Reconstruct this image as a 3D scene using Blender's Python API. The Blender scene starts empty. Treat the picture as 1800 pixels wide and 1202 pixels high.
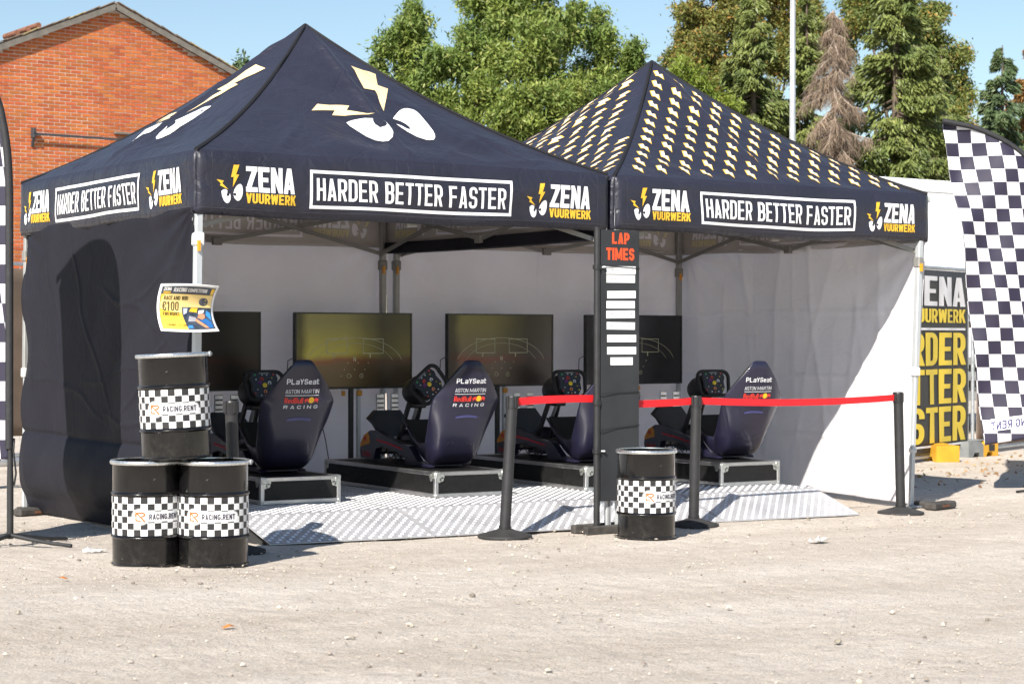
import bpy, math, random
import numpy as np
from mathutils import Vector, Matrix
from mathutils.geometry import delaunay_2d_cdt

random.seed(7)
RNG = np.random.default_rng(7)
SC = bpy.context.scene
COL = SC.collection
PI = math.pi

# ------------------------------------------------------------------ camera, sky, sun, exposure
CAM = Vector((-4.5665, -10.1064, 1.3136))
cam_d = bpy.data.cameras.new('camera')
cam = bpy.data.objects.new('camera', cam_d)
COL.objects.link(cam)
CR = Vector((0.82991, -0.557895, 0.001624))
CU = Vector((0.000838, 0.004159, 0.999991))
CF = Vector((0.557897, 0.829901, -0.003919))
m = Matrix((CR, CU, -CF)).transposed().to_4x4()
m.translation = CAM
cam.matrix_world = m
cam_d.sensor_width = 36
cam_d.lens = 3287.05 / 1800 * 36
cam_d.clip_end = 3000
cam_d.dof.use_dof = True
cam_d.dof.focus_distance = 11.8
cam_d.dof.aperture_fstop = 7.0
SC.camera = cam
SC.cycles.max_bounces = 8
SC.cycles.diffuse_bounces = 5
SC.cycles.glossy_bounces = 3
SC.cycles.transmission_bounces = 4

SUN_DIR = Vector((0.88, 0.585, -0.82)).normalized()
sun_el = math.asin(-SUN_DIR.z)
sun_az = math.atan2(-SUN_DIR.x, -SUN_DIR.y)
W = bpy.data.worlds.new('World')
SC.world = W
W.use_nodes = True
nt = W.node_tree
bg = nt.nodes['Background']
sky = nt.nodes.new('ShaderNodeTexSky')
sky.sky_type = 'NISHITA'
sky.sun_disc = False
sky.sun_elevation = sun_el
sky.sun_rotation = sun_az
sky.altitude = 0
sky.air_density = 1.15
sky.dust_density = 0.25
sky.ozone_density = 2.3
nt.links.new(sky.outputs[0], bg.inputs[0])
bg.inputs[1].default_value = 0.072
sl = bpy.data.lights.new('sun', 'SUN')
sl.energy = 4.8
sl.angle = math.radians(0.55)
sl.color = (1.0, 0.945, 0.87)
so = bpy.data.objects.new('sun', sl)
so.rotation_euler = SUN_DIR.to_track_quat('-Z', 'Y').to_euler()
so.location = (-10, -10, 15)
COL.objects.link(so)
vs = SC.view_settings
vs.view_transform = 'Standard'
vs.look = 'None'
vs.gamma = 1
vs.exposure = 0.9
vs.use_curve_mapping = False


# ------------------------------------------------------------------ helpers
def gz(x, y):
    """height of the gently sloping yard"""
    return (1 - min(max(x, -3), 8) / 6) * (.085 - .02 * min(max(y, -2.5), 4))


def vnoise(x, y, seed=0):
    x = np.asarray(x, float); y = np.asarray(y, float)
    xi = np.floor(x).astype(np.int64); yi = np.floor(y).astype(np.int64)
    fx = x - xi; fy = y - yi
    fx = fx * fx * (3 - 2 * fx); fy = fy * fy * (3 - 2 * fy)

    def h(a, b):
        n = (a * 374761393 + b * 668265263 + seed * 974634777) & 0x7fffffff
        n = ((n ^ (n >> 13)) * 1274126177) & 0x7fffffff
        n = n ^ (n >> 16)
        return (n & 0xffff) / 32767.5 - 1
    return ((h(xi, yi) * (1 - fx) + h(xi + 1, yi) * fx) * (1 - fy)
            + (h(xi, yi + 1) * (1 - fx) + h(xi + 1, yi + 1) * fx) * fy)


def fbm(x, y, o=3, seed=0):
    r = 0; a = 1
    for i in range(o):
        r = r + a * vnoise(np.asarray(x) * 2 ** i + 13.7 * i, np.asarray(y) * 2 ** i + 5.1 * i, seed + i)
        a *= .5
    return r


MATS = {}


def M(name, col, rough=.6, metal=0.0, var=.12, scale=6.0, bump=0.0, bscale=60.0, spec=.5, stretch=None, coat=0.0, rvar=0.0, island=0.0):
    if name in MATS:
        return MATS[name]
    m = bpy.data.materials.new(name)
    m.use_nodes = True
    t = m.node_tree; N = t.nodes; L = t.links
    b = N['Principled BSDF']
    b.inputs['Roughness'].default_value = rough
    b.inputs['Metallic'].default_value = metal
    b.inputs['Specular IOR Level'].default_value = spec
    if coat:
        b.inputs['Coat Weight'].default_value = coat
        b.inputs['Coat Roughness'].default_value = .08
    tc = N.new('ShaderNodeTexCoord')
    vec = tc.outputs['Object']
    if stretch:
        mp = N.new('ShaderNodeMapping'); mp.inputs['Scale'].default_value = stretch
        L.new(vec, mp.inputs[0]); vec = mp.outputs[0]
    nz = N.new('ShaderNodeTexNoise'); nz.inputs['Scale'].default_value = scale
    nz.inputs['Detail'].default_value = 5
    L.new(vec, nz.inputs['Vector'])
    rp = N.new('ShaderNodeValToRGB')
    rp.color_ramp.elements[0].position = .3; rp.color_ramp.elements[1].position = .7
    rp.color_ramp.elements[0].color = tuple(max(0, c * (1 - var)) for c in col[:3]) + (1,)
    rp.color_ramp.elements[1].color = tuple(min(1, c * (1 + var)) for c in col[:3]) + (1,)
    L.new(nz.outputs[0], rp.inputs[0])
    co = rp.outputs[0]
    if island:
        g = N.new('ShaderNodeNewGeometry'); oi = N.new('ShaderNodeObjectInfo')
        ad = N.new('ShaderNodeMath'); ad.operation = 'ADD'
        L.new(g.outputs['Random Per Island'], ad.inputs[0]); L.new(oi.outputs['Random'], ad.inputs[1])
        fr = N.new('ShaderNodeMath'); fr.operation = 'FRACT'; L.new(ad.outputs[0], fr.inputs[0])
        hs = N.new('ShaderNodeHueSaturation')
        mr = N.new('ShaderNodeMapRange'); mr.inputs[3].default_value = 1 - island; mr.inputs[4].default_value = 1 + island
        L.new(fr.outputs[0], mr.inputs[0]); L.new(mr.outputs[0], hs.inputs['Value'])
        mr2 = N.new('ShaderNodeMapRange'); mr2.inputs[3].default_value = .5 - island * .05; mr2.inputs[4].default_value = .5 + island * .05
        ml = N.new('ShaderNodeMath'); ml.operation = 'MULTIPLY'; ml.inputs[1].default_value = 7.31
        fr2 = N.new('ShaderNodeMath'); fr2.operation = 'FRACT'
        L.new(fr.outputs[0], ml.inputs[0]); L.new(ml.outputs[0], fr2.inputs[0]); L.new(fr2.outputs[0], mr2.inputs[0])
        L.new(mr2.outputs[0], hs.inputs['Hue'])
        L.new(co, hs.inputs['Color']); co = hs.outputs[0]
    L.new(co, b.inputs['Base Color'])
    if rvar:
        n3 = N.new('ShaderNodeTexNoise'); n3.inputs['Scale'].default_value = scale * 2.3
        n3.inputs['Detail'].default_value = 6
        L.new(vec, n3.inputs['Vector'])
        mr = N.new('ShaderNodeMapRange')
        mr.inputs[1].default_value = .3; mr.inputs[2].default_value = .7
        mr.inputs[3].default_value = max(.03, rough - rvar); mr.inputs[4].default_value = min(1, rough + rvar)
        L.new(n3.outputs[0], mr.inputs[0]); L.new(mr.outputs[0], b.inputs['Roughness'])
    if bump:
        n2 = N.new('ShaderNodeTexNoise'); n2.inputs['Scale'].default_value = bscale
        n2.inputs['Detail'].default_value = 4
        L.new(vec, n2.inputs['Vector'])
        bp = N.new('ShaderNodeBump'); bp.inputs['Strength'].default_value = bump
        bp.inputs['Distance'].default_value = .01
        L.new(n2.outputs[0], bp.inputs['Height']); L.new(bp.outputs[0], b.inputs['Normal'])
    MATS[name] = m
    return m


def mesh_obj(name, V, F, mat, parent=None, smooth=False, uv=None, fm=None):
    me = bpy.data.meshes.new(name)
    V = np.asarray(V, np.float64)
    me.from_pydata(V.tolist() if len(V) else [], [], F)
    mats = mat if isinstance(mat, (list, tuple)) else [mat]
    for mm in mats:
        me.materials.append(mm)
    if fm is not None:
        me.polygons.foreach_set('material_index', fm)
    if smooth:
        me.polygons.foreach_set('use_smooth', [True] * len(me.polygons))
    if uv is not None:
        l = me.uv_layers.new(name='UVMap')
        idx = np.empty(len(me.loops), np.int32); me.loops.foreach_get('vertex_index', idx)
        l.data.foreach_set('uv', np.asarray(uv, np.float32)[idx].ravel())
    me.update()
    o = bpy.data.objects.new(name, me)
    COL.objects.link(o)
    if parent is not None:
        o.parent = parent
    return o


def auto_smooth(o, ang=35):
    me = o.data
    me.polygons.foreach_set('use_smooth', [True] * len(me.polygons))
    me.set_sharp_from_angle(angle=math.radians(ang))
    return o


def quads_obj(name, Q, mat, parent=None, tris=False):
    """Q: (n,4,3) array of separate quads, fast path"""
    n, k = Q.shape[0], Q.shape[1]
    me = bpy.data.meshes.new(name)
    me.vertices.add(n * k); me.vertices.foreach_set('co', Q.astype(np.float32).ravel())
    me.loops.add(n * k); me.loops.foreach_set('vertex_index', np.arange(n * k, dtype=np.int32))
    me.polygons.add(n); me.polygons.foreach_set('loop_start', np.arange(0, n * k, k, dtype=np.int32))
    me.polygons.foreach_set('loop_total', np.full(n, k, np.int32))
    me.materials.append(mat)
    me.update(calc_edges=True)
    o = bpy.data.objects.new(name, me); COL.objects.link(o)
    if parent is not None:
        o.parent = parent
    return o


class MB:
    def __init__(s):
        s.V = []; s.F = []

    def add(s, V, F):
        k = len(s.V)
        s.V += [tuple(v) for v in V]
        s.F += [tuple(i + k for i in f) for f in F]
        return s

    def box(s, a, b, bev=0.0):
        x0, y0, z0 = a; x1, y1, z1 = b
        if bev <= 0:
            return s.add([(x0, y0, z0), (x1, y0, z0), (x1, y1, z0), (x0, y1, z0), (x0, y0, z1), (x1, y0, z1), (x1, y1, z1), (x0, y1, z1)],
                         [(0, 3, 2, 1), (4, 5, 6, 7), (0, 1, 5, 4), (1, 2, 6, 5), (2, 3, 7, 6), (3, 0, 4, 7)])
        c = Vector(((x0 + x1) / 2, (y0 + y1) / 2, (z0 + z1) / 2)); h = Vector(((x1 - x0) / 2, (y1 - y0) / 2, (z1 - z0) / 2))
        b_ = min(bev, h.x * .9, h.y * .9, h.z * .9)
        V = []; idx = {}
        for sx in (-1, 1):
            for sy in (-1, 1):
                for sz in (-1, 1):
                    for ax in range(3):
                        p = [h.x - b_, h.y - b_, h.z - b_]; p[ax] = (h.x, h.y, h.z)[ax]
                        idx[(sx, sy, sz, ax)] = len(V)
                        V.append((c.x + sx * p[0], c.y + sy * p[1], c.z + sz * p[2]))
        F = []
        for ax in range(3):
            o1, o2 = [q for q in range(3) if q != ax]
            for sg in (-1, 1):
                f = []
                for a1, a2 in ((-1, -1), (1, -1), (1, 1), (-1, 1)):
                    k = [0, 0, 0]; k[ax] = sg; k[o1] = a1; k[o2] = a2
                    f.append(idx[(*k, ax)])
                if (sg > 0) != (ax == 1):
                    F.append(tuple(f))
                else:
                    F.append(tuple(f[::-1]))
        for ax in range(3):          # edges along axis ax
            o1, o2 = [q for q in range(3) if q != ax]
            for a1 in (-1, 1):
                for a2 in (-1, 1):
                    k0 = [0, 0, 0]; k1 = [0, 0, 0]
                    k0[ax] = -1; k1[ax] = 1
                    for k in (k0, k1):
                        k[o1] = a1; k[o2] = a2
                    f = (idx[(*k0, o1)], idx[(*k1, o1)], idx[(*k1, o2)], idx[(*k0, o2)])
                    F.append(f if (a1 * a2 > 0) == (ax == 1) else f[::-1])
        for sx in (-1, 1):
            for sy in (-1, 1):
                for sz in (-1, 1):
                    f = tuple(idx[(sx, sy, sz, a)] for a in range(3))
                    F.append(f if sx * sy * sz > 0 else f[::-1])
        return s.add(V, F)

    def bar(s, p, q, w, h=None, up=(0, 0, 1), bev=0):
        p = Vector(p); q = Vector(q); h = h or w
        d = q - p; L = d.length; d.normalize()
        u = Vector(up)
        if abs(d.dot(u)) > .97:
            u = Vector((1, 0, 0)) if abs(d.x) < .9 else Vector((0, 1, 0))
        r = d.cross(u).normalized(); u = r.cross(d).normalized()
        t = MB().box((-w / 2, 0, -h / 2), (w / 2, L, h / 2), bev)
        return s.add([p + r * v[0] + d * v[1] + u * v[2] for v in t.V], t.F)

    def tube(s, path, r, n=8, cap=True):
        P = [Vector(p) for p in path]
        rr = r if isinstance(r, (list, tuple)) else [r] * len(P)
        V = []; F = []
        ref = None
        for i, p in enumerate(P):
            d = (P[min(i + 1, len(P) - 1)] - P[max(i - 1, 0)]).normalized()
            if ref is None:
                ref = Vector((0, 0, 1)) if abs(d.z) < .9 else Vector((1, 0, 0))
            a = d.cross(ref)
            if a.length < 1e-5:
                a = d.cross(Vector((0, 1, 0)))
            a.normalize(); b = a.cross(d).normalized(); ref = b
            for k in range(n):
                t = 2 * PI * k / n
                V.append(p + a * (math.cos(t) * rr[i]) + b * (math.sin(t) * rr[i]))
        for i in range(len(P) - 1):
            for k in range(n):
                k2 = (k + 1) % n
                F.append((i * n + k, (i + 1) * n + k, (i + 1) * n + k2, i * n + k2))
        if cap:
            F.append(tuple(range(n)))
            F.append(tuple((len(P) - 1) * n + k for k in range(n))[::-1])
        return s.add(V, F)

    def lathe(s, prof, n=32, c=(0, 0, 0), capb=True, capt=True):
        V = []; F = []
        for r, z in prof:
            for k in range(n):
                t = 2 * PI * k / n
                V.append((c[0] + r * math.cos(t), c[1] + r * math.sin(t), c[2] + z))
        for i in range(len(prof) - 1):
            for k in range(n):
                k2 = (k + 1) % n
                F.append((i * n + k, i * n + k2, (i + 1) * n + k2, (i + 1) * n + k))
        if capb:
            F.append(tuple(range(n))[::-1])
        if capt:
            F.append(tuple((len(prof) - 1) * n + k for k in range(n)))
        return s.add(V, F)

    def prism(s, poly, fn0, fn1):
        """poly: 2-D outline; fn0/fn1 map it to the two end faces"""
        n = len(poly)
        V = [fn0(*p) for p in poly] + [fn1(*p) for p in poly]
        F = [tuple(range(n))[::-1], tuple(range(n, 2 * n))]
        for i in range(n):
            j = (i + 1) % n
            F.append((i, j, n + j, n + i))
        return s.add(V, F)

    def build(s, name, mat, parent=None, smooth=None):
        o = mesh_obj(name, s.V, s.F, mat, parent)
        if smooth:
            auto_smooth(o, smooth)
        return o


def empty(name, loc=(0, 0, 0), rz=0.0):
    o = bpy.data.objects.new(name, None)
    o.empty_display_size = .1
    o.location = loc; o.rotation_euler = (0, 0, rz)
    COL.objects.link(o)
    return o


def tag(o, label=None, cat=None, group=None, kind=None):
    if label: o['label'] = label
    if cat: o['category'] = cat
    if group: o['group'] = group
    if kind: o['kind'] = kind
    return o


def copy_tree(o, parent=None):
    c = o.copy(); COL.objects.link(c)
    c.parent = parent
    for ch in list(o.children):
        copy_tree(ch, c)
    return c


def grid_obj(name, fn, nu, nv, mat, parent=None, thick=0.0, mat_in=None, smooth=True, uv=False, flip=False):
    """fn(u,v arrays)-> (n,3); optional solid thickness via a second, inner sheet welded at the rim"""
    u, v = np.meshgrid(np.linspace(0, 1, nu + 1), np.linspace(0, 1, nv + 1), indexing='ij')
    V = fn(u.ravel(), v.ravel())
    F = []
    for i in range(nu):
        for j in range(nv):
            a = i * (nv + 1) + j
            f = (a, a + nv + 1, a + nv + 2, a + 1)
            F.append(f[::-1] if flip else f)
    o = mesh_obj(name, V, F, [mat, mat_in or mat], parent, smooth, np.stack([u.ravel(), v.ravel()], 1) if uv else None)
    if thick:
        md = o.modifiers.new('solid', 'SOLIDIFY')
        md.thickness = abs(thick); md.offset = -1 if thick > 0 else 1
        if mat_in is not None:
            md.material_offset = 1
    return o


# ------------------------------------------------------------------ lettering: glyphs drawn as pen strokes, united into flat meshes
def _area(p):
    return sum(p[i][0] * p[(i + 1) % len(p)][1] - p[(i + 1) % len(p)][0] * p[i][1] for i in range(len(p))) / 2


def union(polys, step=None):
    """triangulated union of 2-D polygons (overlaps merged); step adds inner points so that it can bend"""
    V = []; F = []
    for p in polys:
        q = [(float(a), float(b)) for a, b in p]
        if _area(q) < 0:
            q = q[::-1]
        if step:
            r = []
            for i in range(len(q)):
                a, b = q[i], q[(i + 1) % len(q)]
                n = max(1, int(math.hypot(b[0] - a[0], b[1] - a[1]) / step))
                r += [(a[0] + (b[0] - a[0]) * k / n, a[1] + (b[1] - a[1]) * k / n) for k in range(n)]
            q = r
        F.append(list(range(len(V), len(V) + len(q)))); V += q
    if step:
        A = np.array(V); lo = A.min(0); hi = A.max(0)
        for x in np.arange(lo[0] + step * .37, hi[0], step):
            for y in np.arange(lo[1] + step * .41, hi[1], step):
                V.append((x, y))
    r = delaunay_2d_cdt([Vector(v) for v in V], [], F, 1, 1e-7)
    T = [tuple(f) for f, of in zip(r[2], r[5]) if len(of)]
    return [(v.x, v.y) for v in r[0]], T


def arc(cx, cy, rx, ry, a0, a1, n=6):
    return [(cx + rx * math.cos(math.radians(a0 + (a1 - a0) * i / n)), cy + ry * math.sin(math.radians(a0 + (a1 - a0) * i / n))) for i in range(n + 1)]


def pen(path, sx, sy, closed=False):
    n = len(path); out = []; O = []
    for i in range(n):
        a = path[(i - 1) % n] if (closed or i) else path[0]
        b = path[(i + 1) % n] if (closed or i < n - 1) else path[-1]
        d = (b[0] - a[0], b[1] - a[1]); l = math.hypot(*d) or 1
        nx, ny = -d[1] / l, d[0] / l
        O.append(((path[i][0] + nx * sx / 2, path[i][1] + ny * sy / 2), (path[i][0] - nx * sx / 2, path[i][1] - ny * sy / 2)))
    for i in range(n if closed else n - 1):
        j = (i + 1) % n
        q = [O[i][0], O[j][0], O[j][1], O[i][1]]
        if abs(_area(q)) > 1e-9:
            out.append(q)
    return out


def glyph(ch, w, sx, sy):
    L, R, B, T = sx / 2, w - sx / 2, sy / 2, 1 - sy / 2
    rc = lambda x0, y0, x1, y1: [(x0, y0), (x1, y0), (x1, y1), (x0, y1)]
    rx = (R - L) * .46; ry = min(rx * 1.15, .22)
    dg = lambda xa, ya, xb, yb, k=1.0: [(xa - sx * k / 2, ya), (xa + sx * k / 2, ya), (xb + sx * k / 2, yb), (xb - sx * k / 2, yb)]
    stem = rc(0, 0, sx, 1)
    if ch == 'A':
        a = sx * .5
        return [[(0, 0), (sx, 0), (w / 2 + a * .55, 1), (w / 2 - a, 1)], [(w, 0), (w - sx, 0), (w / 2 - a * .55, 1), (w / 2 + a, 1)], rc(w * .25, .17, w * .75, .17 + sy * .9)]
    if ch == 'B':
        r2 = min(ry, (.5 - sy) * .5)
        p1 = [(L, T)] + arc(R - rx - .01, T - r2, rx, r2, 90, 0) + arc(R - rx - .01, .5 + r2, rx, r2, 0, -90) + [(L, .5)]
        p2 = [(L, .5)] + arc(R - rx, .5 - r2, rx, r2, 90, 0) + arc(R - rx, B + r2, rx, r2, 0, -90) + [(L, B)]
        return [stem] + pen(p1, sx, sy) + pen(p2, sx, sy)
    if ch in 'CG€':
        p = [(R, .66)] + arc(R - rx, T - ry, rx, ry, 0, 90) + arc(L + rx, T - ry, rx, ry, 90, 180) + arc(L + rx, B + ry, rx, ry, 180, 270) + arc(R - rx, B + ry, rx, ry, 270, 360)
        p += [(R, .34)] if ch != 'G' else [(R, .5)]
        o = pen(p, sx, sy)
        if ch == 'G': o.append(rc(w * .52, .5 - sy * .8, w, .5 + sy * .15))
        if ch == '€': o += [rc(-.06, .55, w * .7, .55 + sy * .7), rc(-.06, .37, w * .65, .37 + sy * .7)]
        return o
    if ch == 'D':
        return [stem] + pen([(L, T)] + arc(R - rx, T - ry, rx, ry, 90, 0) + arc(R - rx, B + ry, rx, ry, 0, -90) + [(L, B)], sx, sy)
    if ch in 'O0':
        return pen(arc(R - rx, T - ry, rx, ry, 0, 90) + arc(L + rx, T - ry, rx, ry, 90, 180) + arc(L + rx, B + ry, rx, ry, 180, 270) + arc(R - rx, B + ry, rx, ry, 270, 360), sx, sy, True)
    if ch == 'U':
        return pen([(L, 1)] + arc(L + rx, B + ry, rx, ry, 180, 270) + arc(R - rx, B + ry, rx, ry, 270, 360) + [(R, 1)], sx, sy)
    if ch in 'S5':
        r2 = min(ry, (.5 - sy / 2) / 2)
        p = [(R, .70)] + arc(R - rx, T - r2, rx, r2, 0, 90) + arc(L + rx, T - r2, rx, r2, 90, 180) + arc(L + rx, .5 + r2, rx, r2, 180, 270) + arc(R - rx, .5 - r2, rx, r2, 90, 0) + arc(R - rx, B + r2, rx, r2, 0, -90) + arc(L + rx, B + r2, rx, r2, -90, -180) + [(L, .30)]
        return pen(p, sx, sy)
    if ch == '3':
        r2 = min(ry, (.5 - sy / 2) / 2)
        return pen([(L, T)] + arc(R - rx, T - r2, rx, r2, 90, 0) + arc(R - rx, .5 + r2, rx, r2, 0, -90), sx, sy) + pen(arc(R - rx, .5 - r2, rx, r2, 90, 0) + arc(R - rx, B + r2, rx, r2, 0, -90) + [(L, B)], sx, sy)
    if ch in 'PR':
        mid = .42 if ch == 'P' else .45
        r2 = min(ry, (T - mid) / 2)
        o = [stem] + pen([(L, T)] + arc(R - rx, T - r2, rx, r2, 90, 0) + arc(R - rx, mid + r2, rx, r2, 0, -90) + [(L, mid)], sx, sy)
        if ch == 'R': o.append(dg(R + sx * .05, 0, w * .5, mid + sy * .3))
        return o
    if ch in 'EF':
        o = [stem, rc(0, 1 - sy, w * .95, 1), rc(0, .5 - sy * .45, w * .85, .5 + sy * .45)]
        if ch == 'E': o.append(rc(0, 0, w * .97, sy))
        return o
    if ch == 'H': return [stem, rc(w - sx, 0, w, 1), rc(0, .5 - sy / 2, w, .5 + sy / 2)]
    if ch in 'Il': return [rc(0, 0, sx, 1)]
    if ch == 'K': return [stem, dg(sx * .9, .38, R, 1), dg(R + sx * .08, 0, w * .5, .62)]
    if ch == 'L': return [stem, rc(0, 0, w * .92, sy)]
    if ch == 'M': return [rc(0, 0, sx * .85, 1), rc(w - sx * .85, 0, w, 1), dg(w / 2, .12, sx * .45, 1, .85), dg(w / 2, .12, w - sx * .45, 1, .85)]
    if ch == 'N': return [rc(0, 0, sx * .95, 1), rc(w - sx * .95, 0, w, 1), dg(w - sx * .5, 0, sx * .5, 1)]
    if ch == 'T': return [rc(w / 2 - sx / 2, 0, w / 2 + sx / 2, 1), rc(0, 1 - sy, w, 1)]
    if ch == 'V': return [dg(w / 2, 0, L, 1), dg(w / 2, 0, R, 1)]
    if ch == 'W':
        k = .9
        return [dg(w * .27, 0, L, 1, k), dg(w * .27, 0, w / 2, .95, k), dg(w * .73, 0, w / 2, .95, k), dg(w * .73, 0, R, 1, k)]
    if ch == 'Y': return [dg(w / 2, .38, L, 1), dg(w / 2, .38, R, 1), rc(w / 2 - sx / 2, 0, w / 2 + sx / 2, .45)]
    if ch == 'Z': return [rc(w * .03, 1 - sy, w, 1), rc(0, 0, w * .98, sy), [(0, sy * .6), (sx * 1.15, sy * .6), (w, 1 - sy * .6), (w - sx * 1.15, 1 - sy * .6)]]
    if ch == '.': return [rc(0, 0, sx, sy * 1.05)]
    if ch == '-': return [rc(0, .42, w * .6, .42 + sy)]
    if ch == '1': return [rc(sx * .6, 0, sx * 1.6, 1), [(0, .74), (sx * .6, .78), (sx * 1.6, 1), (sx * .7, 1), (0, .88)]]
    if ch == 'e':
        h = .7
        return pen([(L, h * .5), (R, h * .5)] + arc(R - rx, h - B - ry * .7, rx, ry * .7, 0, 90) + arc(L + rx, h - B - ry * .7, rx, ry * .7, 90, 180) + arc(L + rx, B + ry * .7, rx, ry * .7, 180, 270) + [(R, B)], sx, sy)
    if ch == 'd':
        h = .7
        return [rc(w - sx, 0, w, 1)] + pen(arc(R - rx, h - B - ry * .7, rx, ry * .7, 0, 90) + arc(L + rx, h - B - ry * .7, rx, ry * .7, 90, 180) + arc(L + rx, B + ry * .7, rx, ry * .7, 180, 270) + arc(R - rx, B + ry * .7, rx, ry * .7, 270, 360), sx, sy, True)
    if ch == 'u': return pen([(L, .7)] + arc(L + rx, B + ry * .8, rx, ry * .8, 180, 270) + arc(R - rx, B + ry * .8, rx, ry * .8, 270, 360) + [(R, .7)], sx, sy) + [rc(w - sx, 0, w, .7)]
    if ch == 'a':
        h = .74
        return pen([(L, h - B), (R, h - B), (R, B), (L, B), (L, h * .5), (R, h * .5)], sx, sy) + [rc(w - sx, 0, w, h), rc(0, 0, w, sy)]
    if ch == 't': return [rc(w * .12, 0, w * .12 + sx, 1), rc(0, .74 - sy, w * .85, .74), rc(w * .12, 0, w * .9, sy)]
    return [rc(0, 0, w * .6, 1)]


NARROW = {'I': None, 'l': None, '.': None}
_GC = {}


def text(s, x, y, h, width=None, w=.5, sx=.14, sy=.13, gap=.1, space=.28, ref=None):
    """returns (V,T) with the line's lower left at x,y; width squeezes it to fit"""
    V = []; T = []; cx = 0
    for ch in s:
        if ch == ' ':
            cx += space; continue
        gw = w * (1.35 if ch in 'MW' else .8 if ch in 't1' else .62 if ch == '-' else 1)
        if ch in NARROW: gw = sx
        key = (ch, round(gw, 3), sx, sy, ref)
        if key not in _GC:
            _GC[key] = union(glyph(ch, gw, sx, sy), ref)
        gv, gt = _GC[key]
        k = len(V)
        V += [(a + cx, b) for a, b in gv]; T += [tuple(i + k for i in t) for t in gt]
        cx += gw + gap
    tot = cx - gap
    kx = (width / tot) if width else h
    return [(x + a * kx, y + b * h) for a, b in V], T


def decal(name, parts, fn, mat, parent):
    """parts: list of (V,T) in surface coordinates; fn maps them onto the surface"""
    V = []; F = []
    for v, t in parts:
        k = len(V); V += v; F += [tuple(i + k for i in f) for f in t]
    used = sorted({i for f in F for i in f}); re = {o: n for n, o in enumerate(used)}
    A = np.array([V[i] for i in used])
    P = fn(A[:, 0], A[:, 1])
    return mesh_obj(name, P, [tuple(re[i] for i in f) for f in F], mat, parent)

# ------------------------------------------------------------------ materials
def ground_mat():
    m = bpy.data.materials.new('yard_sand'); m.use_nodes = True
    t = m.node_tree; N = t.nodes; L = t.links; b = N['Principled BSDF']
    b.inputs['Roughness'].default_value = .95; b.inputs['Specular IOR Level'].default_value = .12
    tc = N.new('ShaderNodeTexCoord')

    def nz(s, d=6, r=.6, vec=None):
        n = N.new('ShaderNodeTexNoise'); n.inputs['Scale'].default_value = s; n.inputs['Detail'].default_value = d
        n.inputs['Roughness'].default_value = r
        L.new(vec or tc.outputs['Object'], n.inputs['Vector']); return n
    def ramp(n, p0, c0, p1, c1):
        r = N.new('ShaderNodeValToRGB'); e = r.color_ramp.elements
        e[0].position = p0; e[0].color = (*c0, 1); e[1].position = p1; e[1].color = (*c1, 1)
        L.new(n.outputs[0], r.inputs[0]); return r
    def mix(bt, f, a, c):
        x = N.new('ShaderNodeMix'); x.data_type = 'RGBA'; x.blend_type = bt
        if isinstance(f, float): x.inputs[0].default_value = f
        else: L.new(f, x.inputs[0])
        L.new(a, x.inputs[6]); L.new(c, x.inputs[7]); return x
    mp = N.new('ShaderNodeMapping'); mp.inputs['Rotation'].default_value = (0, 0, .5); mp.inputs['Scale'].default_value = (.35, 1.3, 1)
    L.new(tc.outputs['Object'], mp.inputs[0])
    big = ramp(nz(.9, 8, .62, mp.outputs[0]), .28, (.53, .455, .375), .72, (.77, .70, .615))
    mid = ramp(nz(9, 8, .7), .3, (.78, .76, .74), .62, (1, 1, 1))
    c = mix('MULTIPLY', .75, big.outputs[0], mid.outputs[0])
    fine = ramp(nz(120, 4, .7), .36, (.52, .5, .48), .56, (1.0, 1.0, 1.0))
    c = mix('MULTIPLY', .8, c.outputs[2], fine.outputs[0])
    vo = N.new('ShaderNodeTexVoronoi'); vo.inputs['Scale'].default_value = 85
    L.new(tc.outputs['Object'], vo.inputs['Vector'])
    st = N.new('ShaderNodeValToRGB'); e = st.color_ramp.elements
    e[0].position = .82; e[0].color = (0, 0, 0, 1); e[1].position = .86; e[1].color = (1, 1, 1, 1)
    sp = N.new('ShaderNodeSeparateColor'); L.new(vo.outputs['Color'], sp.inputs[0]); L.new(sp.outputs[0], st.inputs[0])
    stc = N.new('ShaderNodeValToRGB'); e = stc.color_ramp.elements
    e[0].color = (.36, .32, .27, 1); e[1].color = (.72, .67, .6, 1); L.new(sp.outputs[1], stc.inputs[0])
    fm = N.new('ShaderNodeMath'); fm.operation = 'MULTIPLY'; fm.inputs[1].default_value = .55; L.new(st.outputs[0], fm.inputs[0])
    c = mix('MIX', fm.outputs[0], c.outputs[2], stc.outputs[0])
    L.new(c.outputs[2], b.inputs['Base Color'])
    h1 = nz(45, 8, .75); h2 = nz(7, 6, .6)
    ad = N.new('ShaderNodeMath'); ad.operation = 'MULTIPLY_ADD'; ad.inputs[1].default_value = 2.5
    L.new(h2.outputs[0], ad.inputs[0]); L.new(h1.outputs[0], ad.inputs[2])
    bp = N.new('ShaderNodeBump'); bp.inputs['Strength'].default_value = .75; bp.inputs['Distance'].default_value = .02
    L.new(ad.outputs[0], bp.inputs['Height']); L.new(bp.outputs[0], b.inputs['Normal'])
    return m


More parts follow.
